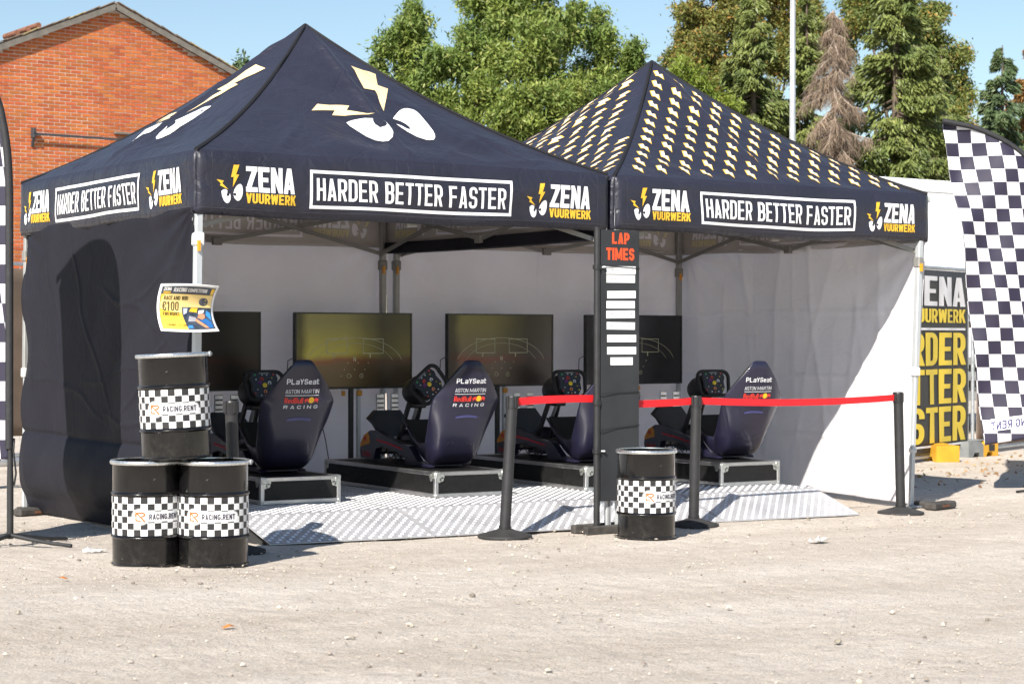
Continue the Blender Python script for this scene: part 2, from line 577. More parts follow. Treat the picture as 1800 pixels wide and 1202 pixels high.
def fabric(name, col, rough=.55, var=.1, transl=0.0, bump=.25, spec=.4, sheen=0.0, weave=True):
    m = bpy.data.materials.new(name); m.use_nodes = True
    t = m.node_tree; N = t.nodes; L = t.links; b = N['Principled BSDF']
    b.inputs['Roughness'].default_value = rough; b.inputs['Specular IOR Level'].default_value = spec
    if sheen:
        b.inputs['Sheen Weight'].default_value = sheen
        b.inputs['Sheen Roughness'].default_value = .4
    tc = N.new('ShaderNodeTexCoord')
    n = N.new('ShaderNodeTexNoise'); n.inputs['Scale'].default_value = 2.2; n.inputs['Detail'].default_value = 7
    n.inputs['Distortion'].default_value = .8
    L.new(tc.outputs['Object'], n.inputs['Vector'])
    r = N.new('ShaderNodeValToRGB'); e = r.color_ramp.elements
    e[0].position = .3; e[1].position = .7
    e[0].color = tuple(c * (1 - var) for c in col) + (1,); e[1].color = tuple(min(1, c * (1 + var)) for c in col) + (1,)
    L.new(n.outputs[0], r.inputs[0]); L.new(r.outputs[0], b.inputs['Base Color'])
    # storage creases and small wrinkles
    n1 = N.new('ShaderNodeTexNoise'); n1.inputs['Scale'].default_value = 5; n1.inputs['Detail'].default_value = 5
    n1.inputs['Distortion'].default_value = 1.6
    L.new(tc.outputs['Object'], n1.inputs['Vector'])
    vo = N.new('ShaderNodeTexVoronoi'); vo.feature = 'DISTANCE_TO_EDGE'; vo.inputs['Scale'].default_value = 3.1
    mx = N.new('ShaderNodeMix'); mx.data_type = 'VECTOR'; mx.inputs[0].default_value = .12
    L.new(tc.outputs['Object'], mx.inputs[4]); L.new(n1.outputs['Color'], mx.inputs[5]); L.new(mx.outputs[1], vo.inputs['Vector'])
    cr = N.new('ShaderNodeValToRGB'); cr.color_ramp.elements[0].position = 0; cr.color_ramp.elements[1].position = .05
    L.new(vo.outputs['Distance'], cr.inputs[0])
    ma = N.new('ShaderNodeMath'); ma.operation = 'MULTIPLY_ADD'; ma.inputs[1].default_value = .16
    L.new(cr.outputs[0], ma.inputs[0]); L.new(n1.outputs[0], ma.inputs[2])
    bp = N.new('ShaderNodeBump'); bp.inputs['Strength'].default_value = bump; bp.inputs['Distance'].default_value = .035
    L.new(ma.outputs[0], bp.inputs['Height']); L.new(bp.outputs[0], b.inputs['Normal'])
    if transl:
        tr = N.new('ShaderNodeBsdfTranslucent'); L.new(r.outputs[0], tr.inputs[0])
        ms = N.new('ShaderNodeMixShader'); ms.inputs[0].default_value = transl
        L.new(b.outputs[0], ms.inputs[1]); L.new(tr.outputs[0], ms.inputs[2])
        L.new(ms.outputs[0], N['Material Output'].inputs[0])
    return m


MG = ground_mat()
NAVY = fabric('navy_polyester', (.019, .0195, .032), .44, .14, 0, .42, .45, .04)
NAVYS = fabric('black_wall_polyester', (.0175, .0173, .0235), .62, .12, 0, .14, .10, 0)
LINING = fabric('tent_lining', (.54, .50, .475), .7, .06, 0, .25)
WHITEF = fabric('white_polyester', (.90, .885, .90), .6, .03, .45, .34)
PRINTW = M('white_print', (.8, .8, .8), .55, var=.03)
PRINTY = M('yellow_print', (.78, .46, .035), .55, var=.05)
PRINTC = M('cream_print', (.82, .63, .34), .55, var=.05)
GHOSTW = M('show_through_white', (.88, .86, .92), .7, var=.03)
GHOSTY = M('show_through_yellow', (.78, .70, .42), .7, var=.03)
ALU = M('brushed_aluminium', (.62, .62, .62), .38, 1, .08, 9, .05, 120, rvar=.08)
ALUP = M('anodised_leg', (.52, .54, .55), .45, .35, .05)
STEEL = M('galvanised_steel', (.5, .52, .53), .45, .8, .15, 14, rvar=.1)
TRUSS = M('truss_aluminium', (.24, .235, .22), .6, .2, .08)
PLASTIC_B = M('black_plastic', (.018, .018, .019), .42, 0, .2, 12, .1, 90, rvar=.1)
PLASTIC_W = M('white_plastic', (.62, .62, .6), .5)
RUBBER = M('black_rubber', (.03, .029, .028), .75, 0, .35, 9, .3, 60)
ORANGE = M('orange_plastic', (.75, .32, .02), .45)

# ------------------------------------------------------------------ ground
def axis(lo, hi, fine_lo, fine_hi, step):
    a = list(np.arange(fine_lo, fine_hi + 1e-6, step))
    s = step
    x = fine_hi
    while x < hi:
        s *= 1.35; x += s; a.append(min(x, hi))
    s = step; x = fine_lo
    while x > lo:
        s *= 1.35; x -= s; a.insert(0, max(x, lo))
    return np.array(a)


ax_ = axis(-700, 900, -5, 9.5, .07); ay_ = axis(-120, 900, -7, 3.5, .07)
gx, gy = np.meshgrid(ax_, ay_, indexing='ij')
gzz = (1 - np.clip(gx, -3, 8) / 6) * (.085 - .02 * np.clip(gy, -2.5, 4))
near = np.clip(1 - np.maximum(0, np.maximum(np.abs(gx - 2) - 7, np.abs(gy + 2) - 5)) / 2, 0, 1)
gzz = gzz + near * (.006 * fbm(gx * 1.3, gy * 1.3, 3, 3) + .0045 * fbm(gx * 6, gy * 6, 3, 9) - .004)
nxg, nyg = len(ax_), len(ay_)
Vg = np.stack([gx.ravel(), gy.ravel(), gzz.ravel()], 1)
ii, jj = np.meshgrid(np.arange(nxg - 1), np.arange(nyg - 1), indexing='ij')
a0 = (ii * nyg + jj).ravel()
Fg = np.stack([a0, a0 + nyg, a0 + nyg + 1, a0 + 1], 1)
ground = mesh_obj('ground', Vg, Fg.tolist(), MG, None, True)
tag(ground, 'pale compacted sand and gravel yard', None, None, 'structure')

# loose stones lying on the yard
def stone_field(n):
    ico = [(0, 0, 1), (.9, 0, .35), (.28, .85, .35), (-.72, .52, .35), (-.72, -.52, .35), (.28, -.85, .35), (.72, .5, -.35), (-.28, .85, -.35), (-.9, 0, -.35), (-.28, -.85, -.35), (.72, -.5, -.35)]
    fc = [(0, 1, 2), (0, 2, 3), (0, 3, 4), (0, 4, 5), (0, 5, 1), (1, 6, 2), (2, 7, 3), (3, 8, 4), (4, 9, 5), (5, 10, 1), (2, 6, 7), (3, 7, 8), (4, 8, 9), (5, 9, 10), (1, 10, 6)]
    ico = np.array(ico); V = []; F = []
    k = 0
    for i in range(n):
        while True:
            x = RNG.uniform(-4.5, 9); y = RNG.uniform(-6.6, 2.2)
            if vnoise(x * 1.1, y * 1.1, 4) + RNG.uniform(-.9, .9) > 0: break
        s = min(.017, .0022 + RNG.exponential(.002))
        p = ico * (s * np.array([RNG.uniform(.8, 1.5), RNG.uniform(.8, 1.3), RNG.uniform(.5, .9)])) * RNG.uniform(.8, 1.15, (11, 1))
        t = RNG.uniform(0, 6.28); c, s_ = math.cos(t), math.sin(t)
        p = np.stack([p[:, 0] * c - p[:, 1] * s_ + x, p[:, 0] * s_ + p[:, 1] * c + y, p[:, 2] + gz(x, y) + s * .25], 1)
        V.append(p); F += [(a + k, b + k, c2 + k) for a, b, c2 in fc]; k += 11
    return np.concatenate(V), F


sv, sf = stone_field(9500)
gr = mesh_obj('gravel', sv, sf, M('stone', (.40, .345, .285), .9, 0, .25, 40, .3, 90, .15, island=.55))
tag(gr, 'loose small stones scattered over the sandy yard', 'gravel', None, 'stuff')

# ------------------------------------------------------------------ the two pop-up tents
S = 3.0
EAVE, VAL, PEAK = 2.391, .368, 3.46


class Tent:
    def __init__(s, ox, oy, name, label):
        s.ox, s.oy = ox, oy
        s.root = tag(empty(name, (0, 0, 0)), label, 'tent', 'printed pop-up tents')
        c = [(ox, oy), (ox + S, oy), (ox + S, oy + S), (ox, oy + S)]
        # sides seen from outside, left end to right end: front, right, back, left
        s.side = {'front': (c[0], c[1]), 'right': (c[1], c[2]), 'back': (c[2], c[3]), 'left': (c[3], c[0])}
        s.seed = int(ox * 10) + 3

    def frame(s, k):
        a, b = s.side[k]
        d = ((b[0] - a[0]) / S, (b[1] - a[1]) / S)
        return a, d, (d[1], -d[0])

    def val(s, k, off=0.0):
        a, d, n = s.frame(k)
        sd = s.seed + len(k) * 7

        def fn(q, z):
            q = np.asarray(q, float); z = np.asarray(z, float)
            h = np.clip((EAVE - z) / VAL, -.05, 1.05)
            w = .012 + .022 * h * vnoise(q * 2.6, h * .7, sd) + .006 * vnoise(q * 9, h * 3, sd + 1) + .004 * np.sin(h * 9 + q * 2)
            w = w + .012 * np.sin(PI * np.clip(h, 0, 1)) - .02 * np.clip((h - .88) / .12, 0, 1) ** 2
            w = w * np.clip(np.minimum(q, S - q) / .04, .25, 1) * np.clip(h * 9 + .08, 0, 1)
            zz = z + h * (.010 * vnoise(q * 1.7, 0 * q, sd + 2) - .012 * np.sin(PI * q / S))
            e = off
            return np.stack([a[0] + d[0] * q + n[0] * (w + e), a[1] + d[1] * q + n[1] * (w + e), zz], 1)
        return fn

    def roof(s, k, off=0.0):
        a, d, n = s.frame(k)
        sd = s.seed + len(k) * 5
        dz = PEAK - EAVE
        nl = math.hypot(dz, S / 2); nn = (n[0] * dz / nl, n[1] * dz / nl, (S / 2) / nl)

        def fn(aa, t):
            aa = np.asarray(aa, float); t = np.clip(np.asarray(t, float), 0, 1)
            u = np.where(t < .999, (aa - S / 2 * t) / np.maximum(1e-4, S * (1 - t)), .5)
            u = np.clip(u, 0, 1)
            e = np.abs(2 * u - 1)
            hump = 4 * t * (1 - t)
            sag = hump * (.022 + .078 * e ** 2.2 + .018 * np.sin(PI * np.clip(e * 1.0, 0, 1)))
            edge = 1 - e ** 6
            x_ = aa
            wr = .011 * fbm(x_ * 1.6 + 2 * t, t * 3.0 + x_ * .8, 3, sd) + .009 * np.abs(vnoise(x_ * 5 + 6 * t, t * 2.3 - x_, sd + 4)) + .006 * np.abs(vnoise(x_ * 3 - 9 * t, t * 4 + x_ * 2, sd + 9))
            # drag folds running from the corners across the lower cloth
            fold = .009 * np.sin((x_ * 1.2 + t * 14) + 2 * vnoise(x_ * 1.1, t * 3, sd + 6)) * np.exp(-((t - .13) / .13) ** 2)
            rc_ = np.random.default_rng(sd * 7 + 1)
            for _ in range(22):
                a0_, t0_, an_, ln_ = rc_.uniform(.1, 2.9), rc_.uniform(.02, .8) ** 1.3, rc_.uniform(-1.3, 1.3), rc_.uniform(.12, .4)
                da, dt_ = x_ - a0_, (t - t0_) * 1.84
                al = da * math.cos(an_) + dt_ * math.sin(an_); ac = -da * math.sin(an_) + dt_ * math.cos(an_) + .015 * np.sin(al * 8)
                wr = wr + .0075 * np.exp(-(ac / .024) ** 2) * np.exp(-(al / ln_) ** 4)
            crease = .016 * np.exp(-((u - .5) * S * (1 - t) / .035) ** 2)
            wr = (wr + fold + crease) * edge * np.clip(t * 12, 0, 1) * np.clip((1 - t) * 6, 0, 1)
            z = EAVE + dz * t - sag
            w = wr + off
            bx = a[0] + d[0] * aa - n[0] * (S / 2) * t
            by = a[1] + d[1] * aa - n[1] * (S / 2) * t
            return np.stack([bx + nn[0] * w, by + nn[1] * w, z + nn[2] * w], 1)
        return fn

    def build(s, foot):
        r = s.root
        for k in ('front', 'right', 'back', 'left'):
            fv = s.val(k)
            grid_obj('valance', lambda u, v: fv(u * S, EAVE - v * VAL), 90, 14, NAVY, r, .003, LINING, flip=True)
            fr = s.roof(k)

            def rf(u, v):
                t = v; a = S / 2 * t + S * (1 - t) * u
                return fr(a, t)
            grid_obj('roof_panel', rf, 120, 80, NAVY, r, .003, LINING)
            # piping along the hip
            P = rf(np.zeros(24), np.linspace(0, 1, 24))
            mb = MB().tube([tuple(p + np.array([0, 0, .003])) for p in P], .0135, 6)
            mb.build('hip_seam', M('seam_black', (.004, .004, .006), .8), r, 60)
            # stitched seams of the valance: hem, middle joins and ends
            SM = M('seam_thread', (.045, .046, .06), .6)
            fs = s.val(k, .002)
            for P in ([(.09, 2.04), (.0935, 2.04), (.0935, 2.385), (.09, 2.385)], [(1.43, 2.04), (1.4335, 2.04), (1.4335, 2.385), (1.43, 2.385)], [(1.62, 2.04), (1.6235, 2.04), (1.6235, 2.385), (1.62, 2.385)], [(2.90, 2.04), (2.9035, 2.04), (2.9035, 2.385), (2.90, 2.385)],
                      [(.02, 2.062), (2.98, 2.062), (2.98, 2.0655), (.02, 2.0655)]):
                decal('stitched_seam', [union([P], .03)], fs, SM, r)
        # cap at the top
        MB().lathe([(.0, .004), (.018, .0), (.035, -.012), (.04, -.03)][::-1], 16, (s.ox + S / 2, s.oy + S / 2, PEAK - .002), False, True).build('peak_cap', NAVY, r, 60)
        MB().tube([(s.ox + S / 2, s.oy + S / 2, 2.5), (s.ox + S / 2, s.oy + S / 2, PEAK - .03)], .02, 8).build('centre_mast', TRUSS, r, 40)
        # legs with sliders and foot plates
        for i, (cx, cy) in enumerate(((s.ox, s.oy), (s.ox + S, s.oy), (s.ox + S, s.oy + S), (s.ox, s.oy + S))):
            ix = cx + (.035 if cx < s.ox + 1 else -.035); iy = cy + (.035 if cy < s.oy + 1 else -.035)
            fx, fy = foot[i]; fz = gz(fx, fy)
            top = Vector((ix, iy, EAVE - .04)); bot = Vector((fx, fy, fz + .018))
            at = lambda z: bot + (top - bot) * ((z - bot.z) / (top.z - bot.z))
            lg = MB().bar(at(1.02), top, .046, .046, (0, 1, 0), .006).build('leg', ALUP if cy < s.oy + 1 else M('shaded_leg_grey', (.34, .34, .33), .5, .3), r)  # back legs: their shade is put into the colour as a darker grey
            MB().bar(bot, at(1.06), .034, .034, (0, 1, 0), .005).build('lower_leg', ALUP, lg)
            MB().bar(at(1.0), at(1.07), .06, .06, (0, 1, 0), .008).build('lock_collar', PLASTIC_W, lg)
            MB().bar(at(1.83), at(1.91), .062, .062, (0, 1, 0), .008).build('slider', PLASTIC_W if i == 0 else TRUSS, lg)
            MB().bar(at(.42), at(.455), .05, .05, (0, 1, 0), .006).build('collar', PLASTIC_W, lg)
            MB().box((fx - .06, fy - .06, fz + .002), (fx + .06, fy + .06, fz + .018), .004).build('foot_plate', STEEL, lg)
            MB().bar((at(1.82).x - .012, at(1.82).y - .04, 1.80), (at(1.82).x - .012, at(1.82).y - .04, 1.86), .022, .014).build('pull_clip', ORANGE, lg)
        # scissor trusses
        for k in ('front', 'right', 'back', 'left'):
            a, d, n = s.frame(k)
            p = lambda q, z, o=0: (a[0] + d[0] * q - n[0] * (.05 + o), a[1] + d[1] * q - n[1] * (.05 + o), z)
            hi, lo = 2.30, 2.02
            l0 = 1.955
            for q0, q1, z0, z1, o in ((.05, 1.5, hi, lo, 0), (.05, 1.5, l0, hi, .022), (2.95, 1.5, hi, lo, 0), (2.95, 1.5, l0, hi, .022)):
                MB().bar(p(q0, z0, o), p(q1, z1, o), .014, .03).build('truss_bar', TRUSS, r)
            MB().box(*[tuple(x) for x in (np.minimum(p(1.46, lo - .03, -.005), p(1.54, lo + .03, .03)), np.maximum(p(1.46, lo - .03, -.005), p(1.54, lo + .03, .03)))], .006).build('truss_joint', TRUSS, r)


ZENA = dict(w=.56, sx=.205, sy=.19, gap=.045, ref=.22)
# printed design of one valance, in metres along the edge and height
VB1 = [(.227, 2.314), (.265, 2.316), (.243, 2.259), (.263, 2.26), (.222, 2.186), (.228, 2.244), (.211, 2.244)]
VB2 = [(.12, 2.227), (.166, 2.22), (.156, 2.205), (.194, 2.171), (.142, 2.193), (.148, 2.204)]
VEL = [(.15, 2.16), (.163, 2.170), (.178, 2.172), (.188, 2.164), (.186, 2.150), (.182, 2.140), (.187, 2.131), (.197, 2.134), (.203, 2.150), (.207, 2.136), (.206, 2.112), (.198, 2.098), (.187, 2.092), (.176, 2.096), (.166, 2.105), (.154, 2.132)]
VER = [(.225, 2.150), (.232, 2.172), (.245, 2.192), (.258, 2.203), (.272, 2.207), (.282, 2.198), (.286, 2.178), (.285, 2.158), (.281, 2.138), (.272, 2.120), (.26, 2.109), (.247, 2.110), (.233, 2.122), (.224, 2.142), (.236, 2.134), (.244, 2.142), (.240, 2.155)]


def logo(dx, dz=0.0):
    mv = lambda P: [(x + dx, z + dz) for x, z in P]
    white = [union([mv(VEL)], .03), union([mv(VER)], .03), text('ZENA', .307 + dx, 2.164 + dz, .147, .326, **ZENA)]
    yel = [union([mv(VB1)], .03), union([mv(VB2)], .03), text('VUURWERK', .307 + dx, 2.099 + dz, .058, .334, w=.55, sx=.2, sy=.2, gap=.06, ref=.35)]
    return white, yel


def frame_box(x0, z0, x1, z1, t):
    return union([[(x0, z0), (x1, z0), (x1, z0 + t), (x0, z0 + t)], [(x0, z1 - t), (x1, z1 - t), (x1, z1), (x0, z1)],
                  [(x0, z0), (x0 + t, z0), (x0 + t, z1), (x0, z1)], [(x1 - t, z0), (x1, z0), (x1, z1), (x1 - t, z1)]], .05)


HBF = dict(w=.40, sx=.125, sy=.125, gap=.075, ref=.2)
LOGOS = (logo(0), logo(2.205, -.008))
VAL_T = [text('HARDER', .782, 2.135, .131, .428, **HBF), text('BETTER', 1.262, 2.133, .131, .412, **HBF), text('FASTER', 1.724, 2.13, .131, .436, **HBF)]
VAL_F = [frame_box(.736, 2.087, 2.21, 2.312, .019)]


def print_valance(T, k, inside=False):
    f = T.val(k, -.0075 if inside else .0035)
    a = (GHOSTW, GHOSTY) if inside else (PRINTW, PRINTY)
    for lw, ly in LOGOS:
        decal('eye_print', lw[:1], f, a[0], T.root); decal('eye_print', lw[1:2], f, a[0], T.root)
        decal('name_lettering', lw[2:], f, a[0], T.root)
        decal('bolt_print', ly[:1], f, a[1], T.root); decal('bolt_print', ly[1:2], f, a[1], T.root)
        decal('name_lettering', ly[2:], f, a[1], T.root)
    for w in VAL_T:
        decal('slogan_lettering', [w], f, a[0], T.root)
    decal('slogan_frame', VAL_F, f, a[0], T.root)


OX2 = 3.0616
tent1 = Tent(0, 0, 'canopy_tent', 'black pop-up tent with two big glaring eyes printed on its roof')
tent2 = Tent(OX2, .005, 'canopy_tent', 'black pop-up tent with rows of small lightning bolts on its roof')
tent1.build([(.0, .02), (2.98, .03), (2.97, 2.97), (.02, 2.99)])
tent2.build([(3.09, .04), (5.885, .0), (6.02, 2.97), (3.09, 2.97)])
for T in (tent1, tent2):
    for k in ('front', 'left'):
        print_valance(T, k)
    print_valance(T, 'back'); print_valance(T, 'right')
    print_valance(T, 'back', True); print_valance(T, 'right', True)

# big eyes and bolts on the first roof, in metres along the edge and fraction of the slope
RB1 = [(1.62, .715), (1.80, .70), (1.711, .582), (1.785, .574), (1.589, .38), (1.653, .536), (1.572, .539)]
RB2 = [(1.067, .388), (1.144, .434), (1.36, .413), (1.317, .384), (1.492, .347), (1.189, .353), (1.236, .388)]
REL = [(1.250, .300), (1.28, .312), (1.321, .319), (1.401, .323), (1.452, .316), (1.440, .297), (1.437, .277), (1.453, .252), (1.487, .25), (1.508, .262), (1.516, .28), (1.509, .294), (1.524, .28), (1.526, .263), (1.524, .235), (1.511, .21), (1.482, .18), (1.436, .159), (1.387, .151), (1.338, .158), (1.298, .184), (1.272, .227), (1.253, .271)]
RER = [(1.610, .325), (1.64, .347), (1.68, .373), (1.715, .394), (1.75, .412), (1.78, .422), (1.808, .427), (1.848, .424), (1.864, .41), (1.868, .387), (1.87, .326), (1.868, .272), (1.860, .245), (1.846, .225), (1.811, .2), (1.78, .193), (1.749, .192), (1.691, .208), (1.647, .238), (1.617, .269), (1.603, .288), (1.634, .277), (1.658, .259), (1.676, .255), (1.688, .264), (1.69, .280), (1.682, .297), (1.66, .312)]
for k in ('front', 'left', 'back', 'right'):
    f = tent1.roof(k, .0045)
    for P, nm, mt in ((REL, 'roof_eye_print', PRINTW), (RER, 'roof_eye_print', PRINTW), (RB1, 'roof_bolt_print', PRINTC), (RB2, 'roof_bolt_print', PRINTC)):
        decal(nm, [union([P], .04)], f, mt, tent1.root)
# rows of small bolts on the second roof
BOLT = [(.008, .089), (.055, .086), (.024, .054), (.059, .050), (0, 0), (-.007, .037), (-.036, .043)]     # from the tip: metres along, fraction up
GOLD = M('gold_print_edge', (.74, .47, .08), .55, var=.05)
PALE = M('pale_cream_print', (.84, .73, .54), .55, var=.04)
for k in ('front', 'left', 'back', 'right'):
    f = tent2.roof(k, .0045); f2 = tent2.roof(k, .0062)
    PP = []
    for row in range(14):
        t = .035 + .0735 * row
        for ci in range(-12, 16):
            x = .085 + .2055 * ci + .1035 * row
            lo = S / 2 * (t + .07)
            if x - .03 > S / 2 * (t + .045) + .012 and x + .06 < S - lo + .012 and t + .09 < .985:
                PP.append(union([[(x + .80 * a - .12 * b, t + .96 * b) for a, b in BOLT]], .05))
    tag(decal('roof_bolt_print', PP, f, GOLD, tent2.root), kind='stuff')
    QQ = [([(cx + (v[0] - cx) * .76, cy + (v[1] - cy) * .78) for v in p[0]], p[1]) for p in PP
          for cx, cy in [(sum(v[0] for v in p[0]) / len(p[0]), sum(v[1] for v in p[0]) / len(p[0]))]]
    tag(decal('roof_bolt_print', QQ, f2, PALE, tent2.root), kind='stuff')


# ---- cloth walls
def back_wall(T, x0, x1, y, seed, name='back_wall'):
    def fn(u, v):
        x = x0 + (x1 - x0) * u
        zt = 2.06; zb = np.array([gz(a, y) for a in x]) + .02
        z = zb + (zt - zb) * v
        w = .020 * fbm(x * 1.3, z * .8, 3, seed) + .012 * vnoise(x * 5 + z * 2, z * .9, seed + 3)
        # fan of drag lines from the top corners
        dx = np.minimum(x - x0, x1 - x); r = np.hypot(dx, zt - z); an = np.arctan2(zt - z, dx + 1e-6)
        w = w + .012 * np.sin(an * 13) * np.exp(-r / .7)
        for h in (1.62, 1.15, .62):
            w = w - .006 * np.exp(-((z - h) / .012) ** 2)
        for q in (.25, .5, .75):
            w = w - .004 * np.exp(-((x - x0 - q * (x1 - x0)) / .012) ** 2)
        return np.stack([x, y + w, z], 1)
    return grid_obj(name, fn, 150, 110, WHITEF, T.root, .002)


back_wall(tent1, .03, 3.005, 3.03, 11)
back_wall(tent2, OX2 - .025, OX2 + 2.99, 3.03, 23)


def right_wall(u, v):
    y = .02 + 3.0 * u
    x0 = OX2 + S - .005 - .13 * (1 - v) * np.clip(1 - u * 1.5, 0, 1)
    zt = 2.06; zb = np.array([gz(6, b) for b in y]) + .025 + .02 * np.sin(u * 5)
    z = zb + (zt - zb) * v
    w = .035 * fbm(y * 1.5, z * .45, 2, 31) + .016 * vnoise(y * 5.5 + z * .5, z * .35, 34)
    r = np.hypot(y, zt - z); an = np.arctan2(zt - z, y + 1e-6)
    w = w + .018 * np.sin(an * 15) * np.exp(-r / .8)
    r = np.hypot(2.95 - y, zt - z); an = np.arctan2(zt - z, 2.95 - y + 1e-6)
    w = w + .016 * np.sin(an * 13) * np.exp(-r / .7)
    for y0_, an_, a_ in ((.45, .10, .02), (.8, -.05, .016), (1.15, .16, .022), (1.45, .05, .014), (1.75, -.1, .018), (2.05, .12, .016), (2.4, .0, .015), (.62, .3, .012), (1.3, -.28, .012), (1.9, .32, .012), (2.7, .1, .014)):
        ac = y - y0_ - (z - 1.0) * an_ + .015 * np.sin(z * 5 + y0_ * 9)
        w = w - a_ * np.exp(-np.abs(ac) / .03) * np.clip((z - .1) * 2, 0, 1)
    for h in (1.5, .98, .5):
        w = w - .009 * np.exp(-((z - h) / .012) ** 2)
    for q in (.5, 1.0, 1.5, 2.0, 2.5):
        w = w - .005 * np.exp(-((y - q) / .012) ** 2)
    w = w - .05 * np.clip((.5 - z) / .5, 0, 1) * np.sin(u * 7) ** 2
    return np.stack([x0 + w * np.clip(u * 10, .2, 1), y, z], 1)


grid_obj('side_wall', right_wall, 130, 110, WHITEF, tent2.root, .002)


def left_wall(u, v):
    y = 2.97 - 2.94 * u                        # back to front
    zt = 2.06
    zb = np.array([gz(0, b) for b in y]) + .01
    z = zb + (zt - zb) * v
    w = .009 * fbm(y * 1.3, z * .7, 3, 41) + .005 * vnoise(y * 4 + z * 2, z * 1.5, 44)
    r = np.hypot(2.95 - y, zt - z); an = np.arctan2(zt - z, 2.95 - y + 1e-6)
    w = w + .010 * np.sin(an * 15) * np.exp(-r / .6)
    r = np.hypot(y, zt - z); an = np.arctan2(zt - z, y + 1e-6)
    w = w + .009 * np.sin(an * 17) * np.exp(-r / .9)
    # diagonal pull creases towards the front post
    w = w + .008 * np.abs(vnoise((y + z) * 3.2, (y - z) * 1.2, 47)) * np.clip(1.6 - y, 0, 1)
    for cy_, cz_, an_, ln_ in ((.55, 1.35, .5, .5), (.75, 1.05, -.6, .45), (.45, .95, 1.1, .3), (1.0, 1.5, .2, .5), (.6, 1.62, -.3, .35), (1.6, 1.2, .9, .5), (2.3, 1.5, 1.2, .5), (2.0, .95, .3, .6), (.9, .75, .05, .6), (1.9, 1.75, 1.3, .3), (.35, 1.2, 1.35, .4), (2.5, 1.0, .1, .4), (1.3, 1.05, -.15, .5)):
        dy, dz = y - cy_, z - cz_
        al = dy * math.cos(an_) + dz * math.sin(an_); ac = -dy * math.sin(an_) + dz * math.cos(an_) + .02 * np.sin(al * 9)
        w = w + .006 * np.exp(-(ac / .016) ** 2) * np.exp(-(al / ln_) ** 4)
    # the lower flap below the seam bulges out and tucks under
    zs = .62
    k = np.clip((zs - z) / (zs - zb), 0, 1)
    w = w + .06 * np.sin(PI * np.clip(k * 1.25, 0, 1)) * (z < zs) + .02 * k * vnoise(y * 2.2, k * 2, 49)
    w = w - .09 * np.clip((k - .62) / .38, 0, 1) ** 1.6
    w = w - .012 * np.exp(-((z - zs) / .015) ** 2)
    w = w - .05 * np.clip(1 - u * 14, 0, 1) * np.sin(z * 4.0) ** 2
    w = w - .07 * np.clip((u - .93) / .07, 0, 1) * np.sin(np.clip((z - .3) / 1.75, 0, 1) * PI)
    return np.stack([-.012 - w, y, z], 1)


grid_obj('side_wall', left_wall, 230, 180, NAVYS, tent1.root, .004, WHITEF)
# black rain gutter hung between the two roofs
g = MB()
for i in range(12):
    q0, q1 = i / 12, (i + 1) / 12
    sag = lambda q: 2.045 - .008 * math.sin(PI * q)
    g.bar((3.03, .08 + 2.85 * q0, sag(q0) - .04), (3.03, .08 + 2.85 * q1 + .004, sag(q1) - .04), .13, .085)
g.build('rain_gutter', NAVYS, tent1.root)
MB().box((2.93, .055, 1.93), (3.13, .062, 2.385)).build('gap_sun_block', NAVYS, tent1.root)  # black strip added to stop a sun beam entering between the front valances
MB().box((2.95, .06, 2.30), (3.11, 2.94, 2.31)).build('joint_strip', NAVYS, tent1.root)

# ------------------------------------------------------------------ aluminium tread-plate platform with ramps
PX0, PX1, RY0, RY1, DY1 = .33, 5.06, -.30, .17, 2.86
PLATE = M('tread_plate', (.55, .55, .565), .42, .42, .14, 5, .08, 90, rvar=.1)
TREAD = M('tread_bar', (.76, .76, .77), .36, .35, .06, 20)
deckz = lambda x: .222 - .008 * x


def plat_z(x, y):
    if y >= RY1:
        return deckz(x)
    k = (y - RY0) / (RY1 - RY0)
    return (gz(x, RY0) + .008) * (1 - k) + deckz(x) * k


plat = tag(empty('platform', (PX0, RY0, gz(PX0, RY0))), 'low aluminium tread-plate platform with a ramp along its front', 'platform')
plat_inv = Vector(plat.location)
cuts = [PX0, 1.46, 2.69, 3.78, PX1]


def slab(name, x0, x1, y0, y1, th):
    z = lambda x, y: plat_z(x, y)
    V = [(x0, y0, z(x0, y0)), (x1, y0, z(x1, y0)), (x1, y1, z(x1, y1)), (x0, y1, z(x0, y1))]
    V2 = [(a, b, c - th) for a, b, c in V]
    A = [tuple(Vector(p) - plat_inv) for p in V2 + V]
    return mesh_obj(name, A, [(0, 3, 2, 1), (4, 5, 6, 7), (0, 1, 5, 4), (1, 2, 6, 5), (2, 3, 7, 6), (3, 0, 4, 7)], PLATE, plat)


for i in range(4):
    x0, x1 = cuts[i] + .005, cuts[i + 1] - .005
    slab('ramp_panel', x0, x1, RY0, RY1 - .006, .006)
    for y0, y1 in ((RY1, 1.05), (1.05, 1.95), (1.95, DY1)):
        slab('deck_panel', x0, x1, y0 + .001, y1 - .001, .02)
# frame under the deck: side skirts
for x in (PX0 + .006, PX1 - .006):
    V = []
    poly = [(RY0 + .03, 0), (RY1, 1), (DY1, 1), (DY1, 0)]
    mb = MB()
    P = [(y, (gz(x, y) - .01) if k == 0 else deckz(x) - .021) for y, k in poly]
    mb.prism(P, lambda y, z: tuple(Vector((x - .006, y, z)) - plat_inv), lambda y, z: tuple(Vector((x + .006, y, z)) - plat_inv))
    mb.build('side_skirt', M('dark_skirt', (.03, .03, .03), .7), plat)
for y in (RY1 + .05, 1.05, 1.95, DY1 - .05):
    MB().box((.01, y - RY0 - .02, -.03), (PX1 - PX0 - .01, y - RY0 + .02, deckz(PX1) - .022 - plat_inv.z)).build('support_beam', STEEL, plat)


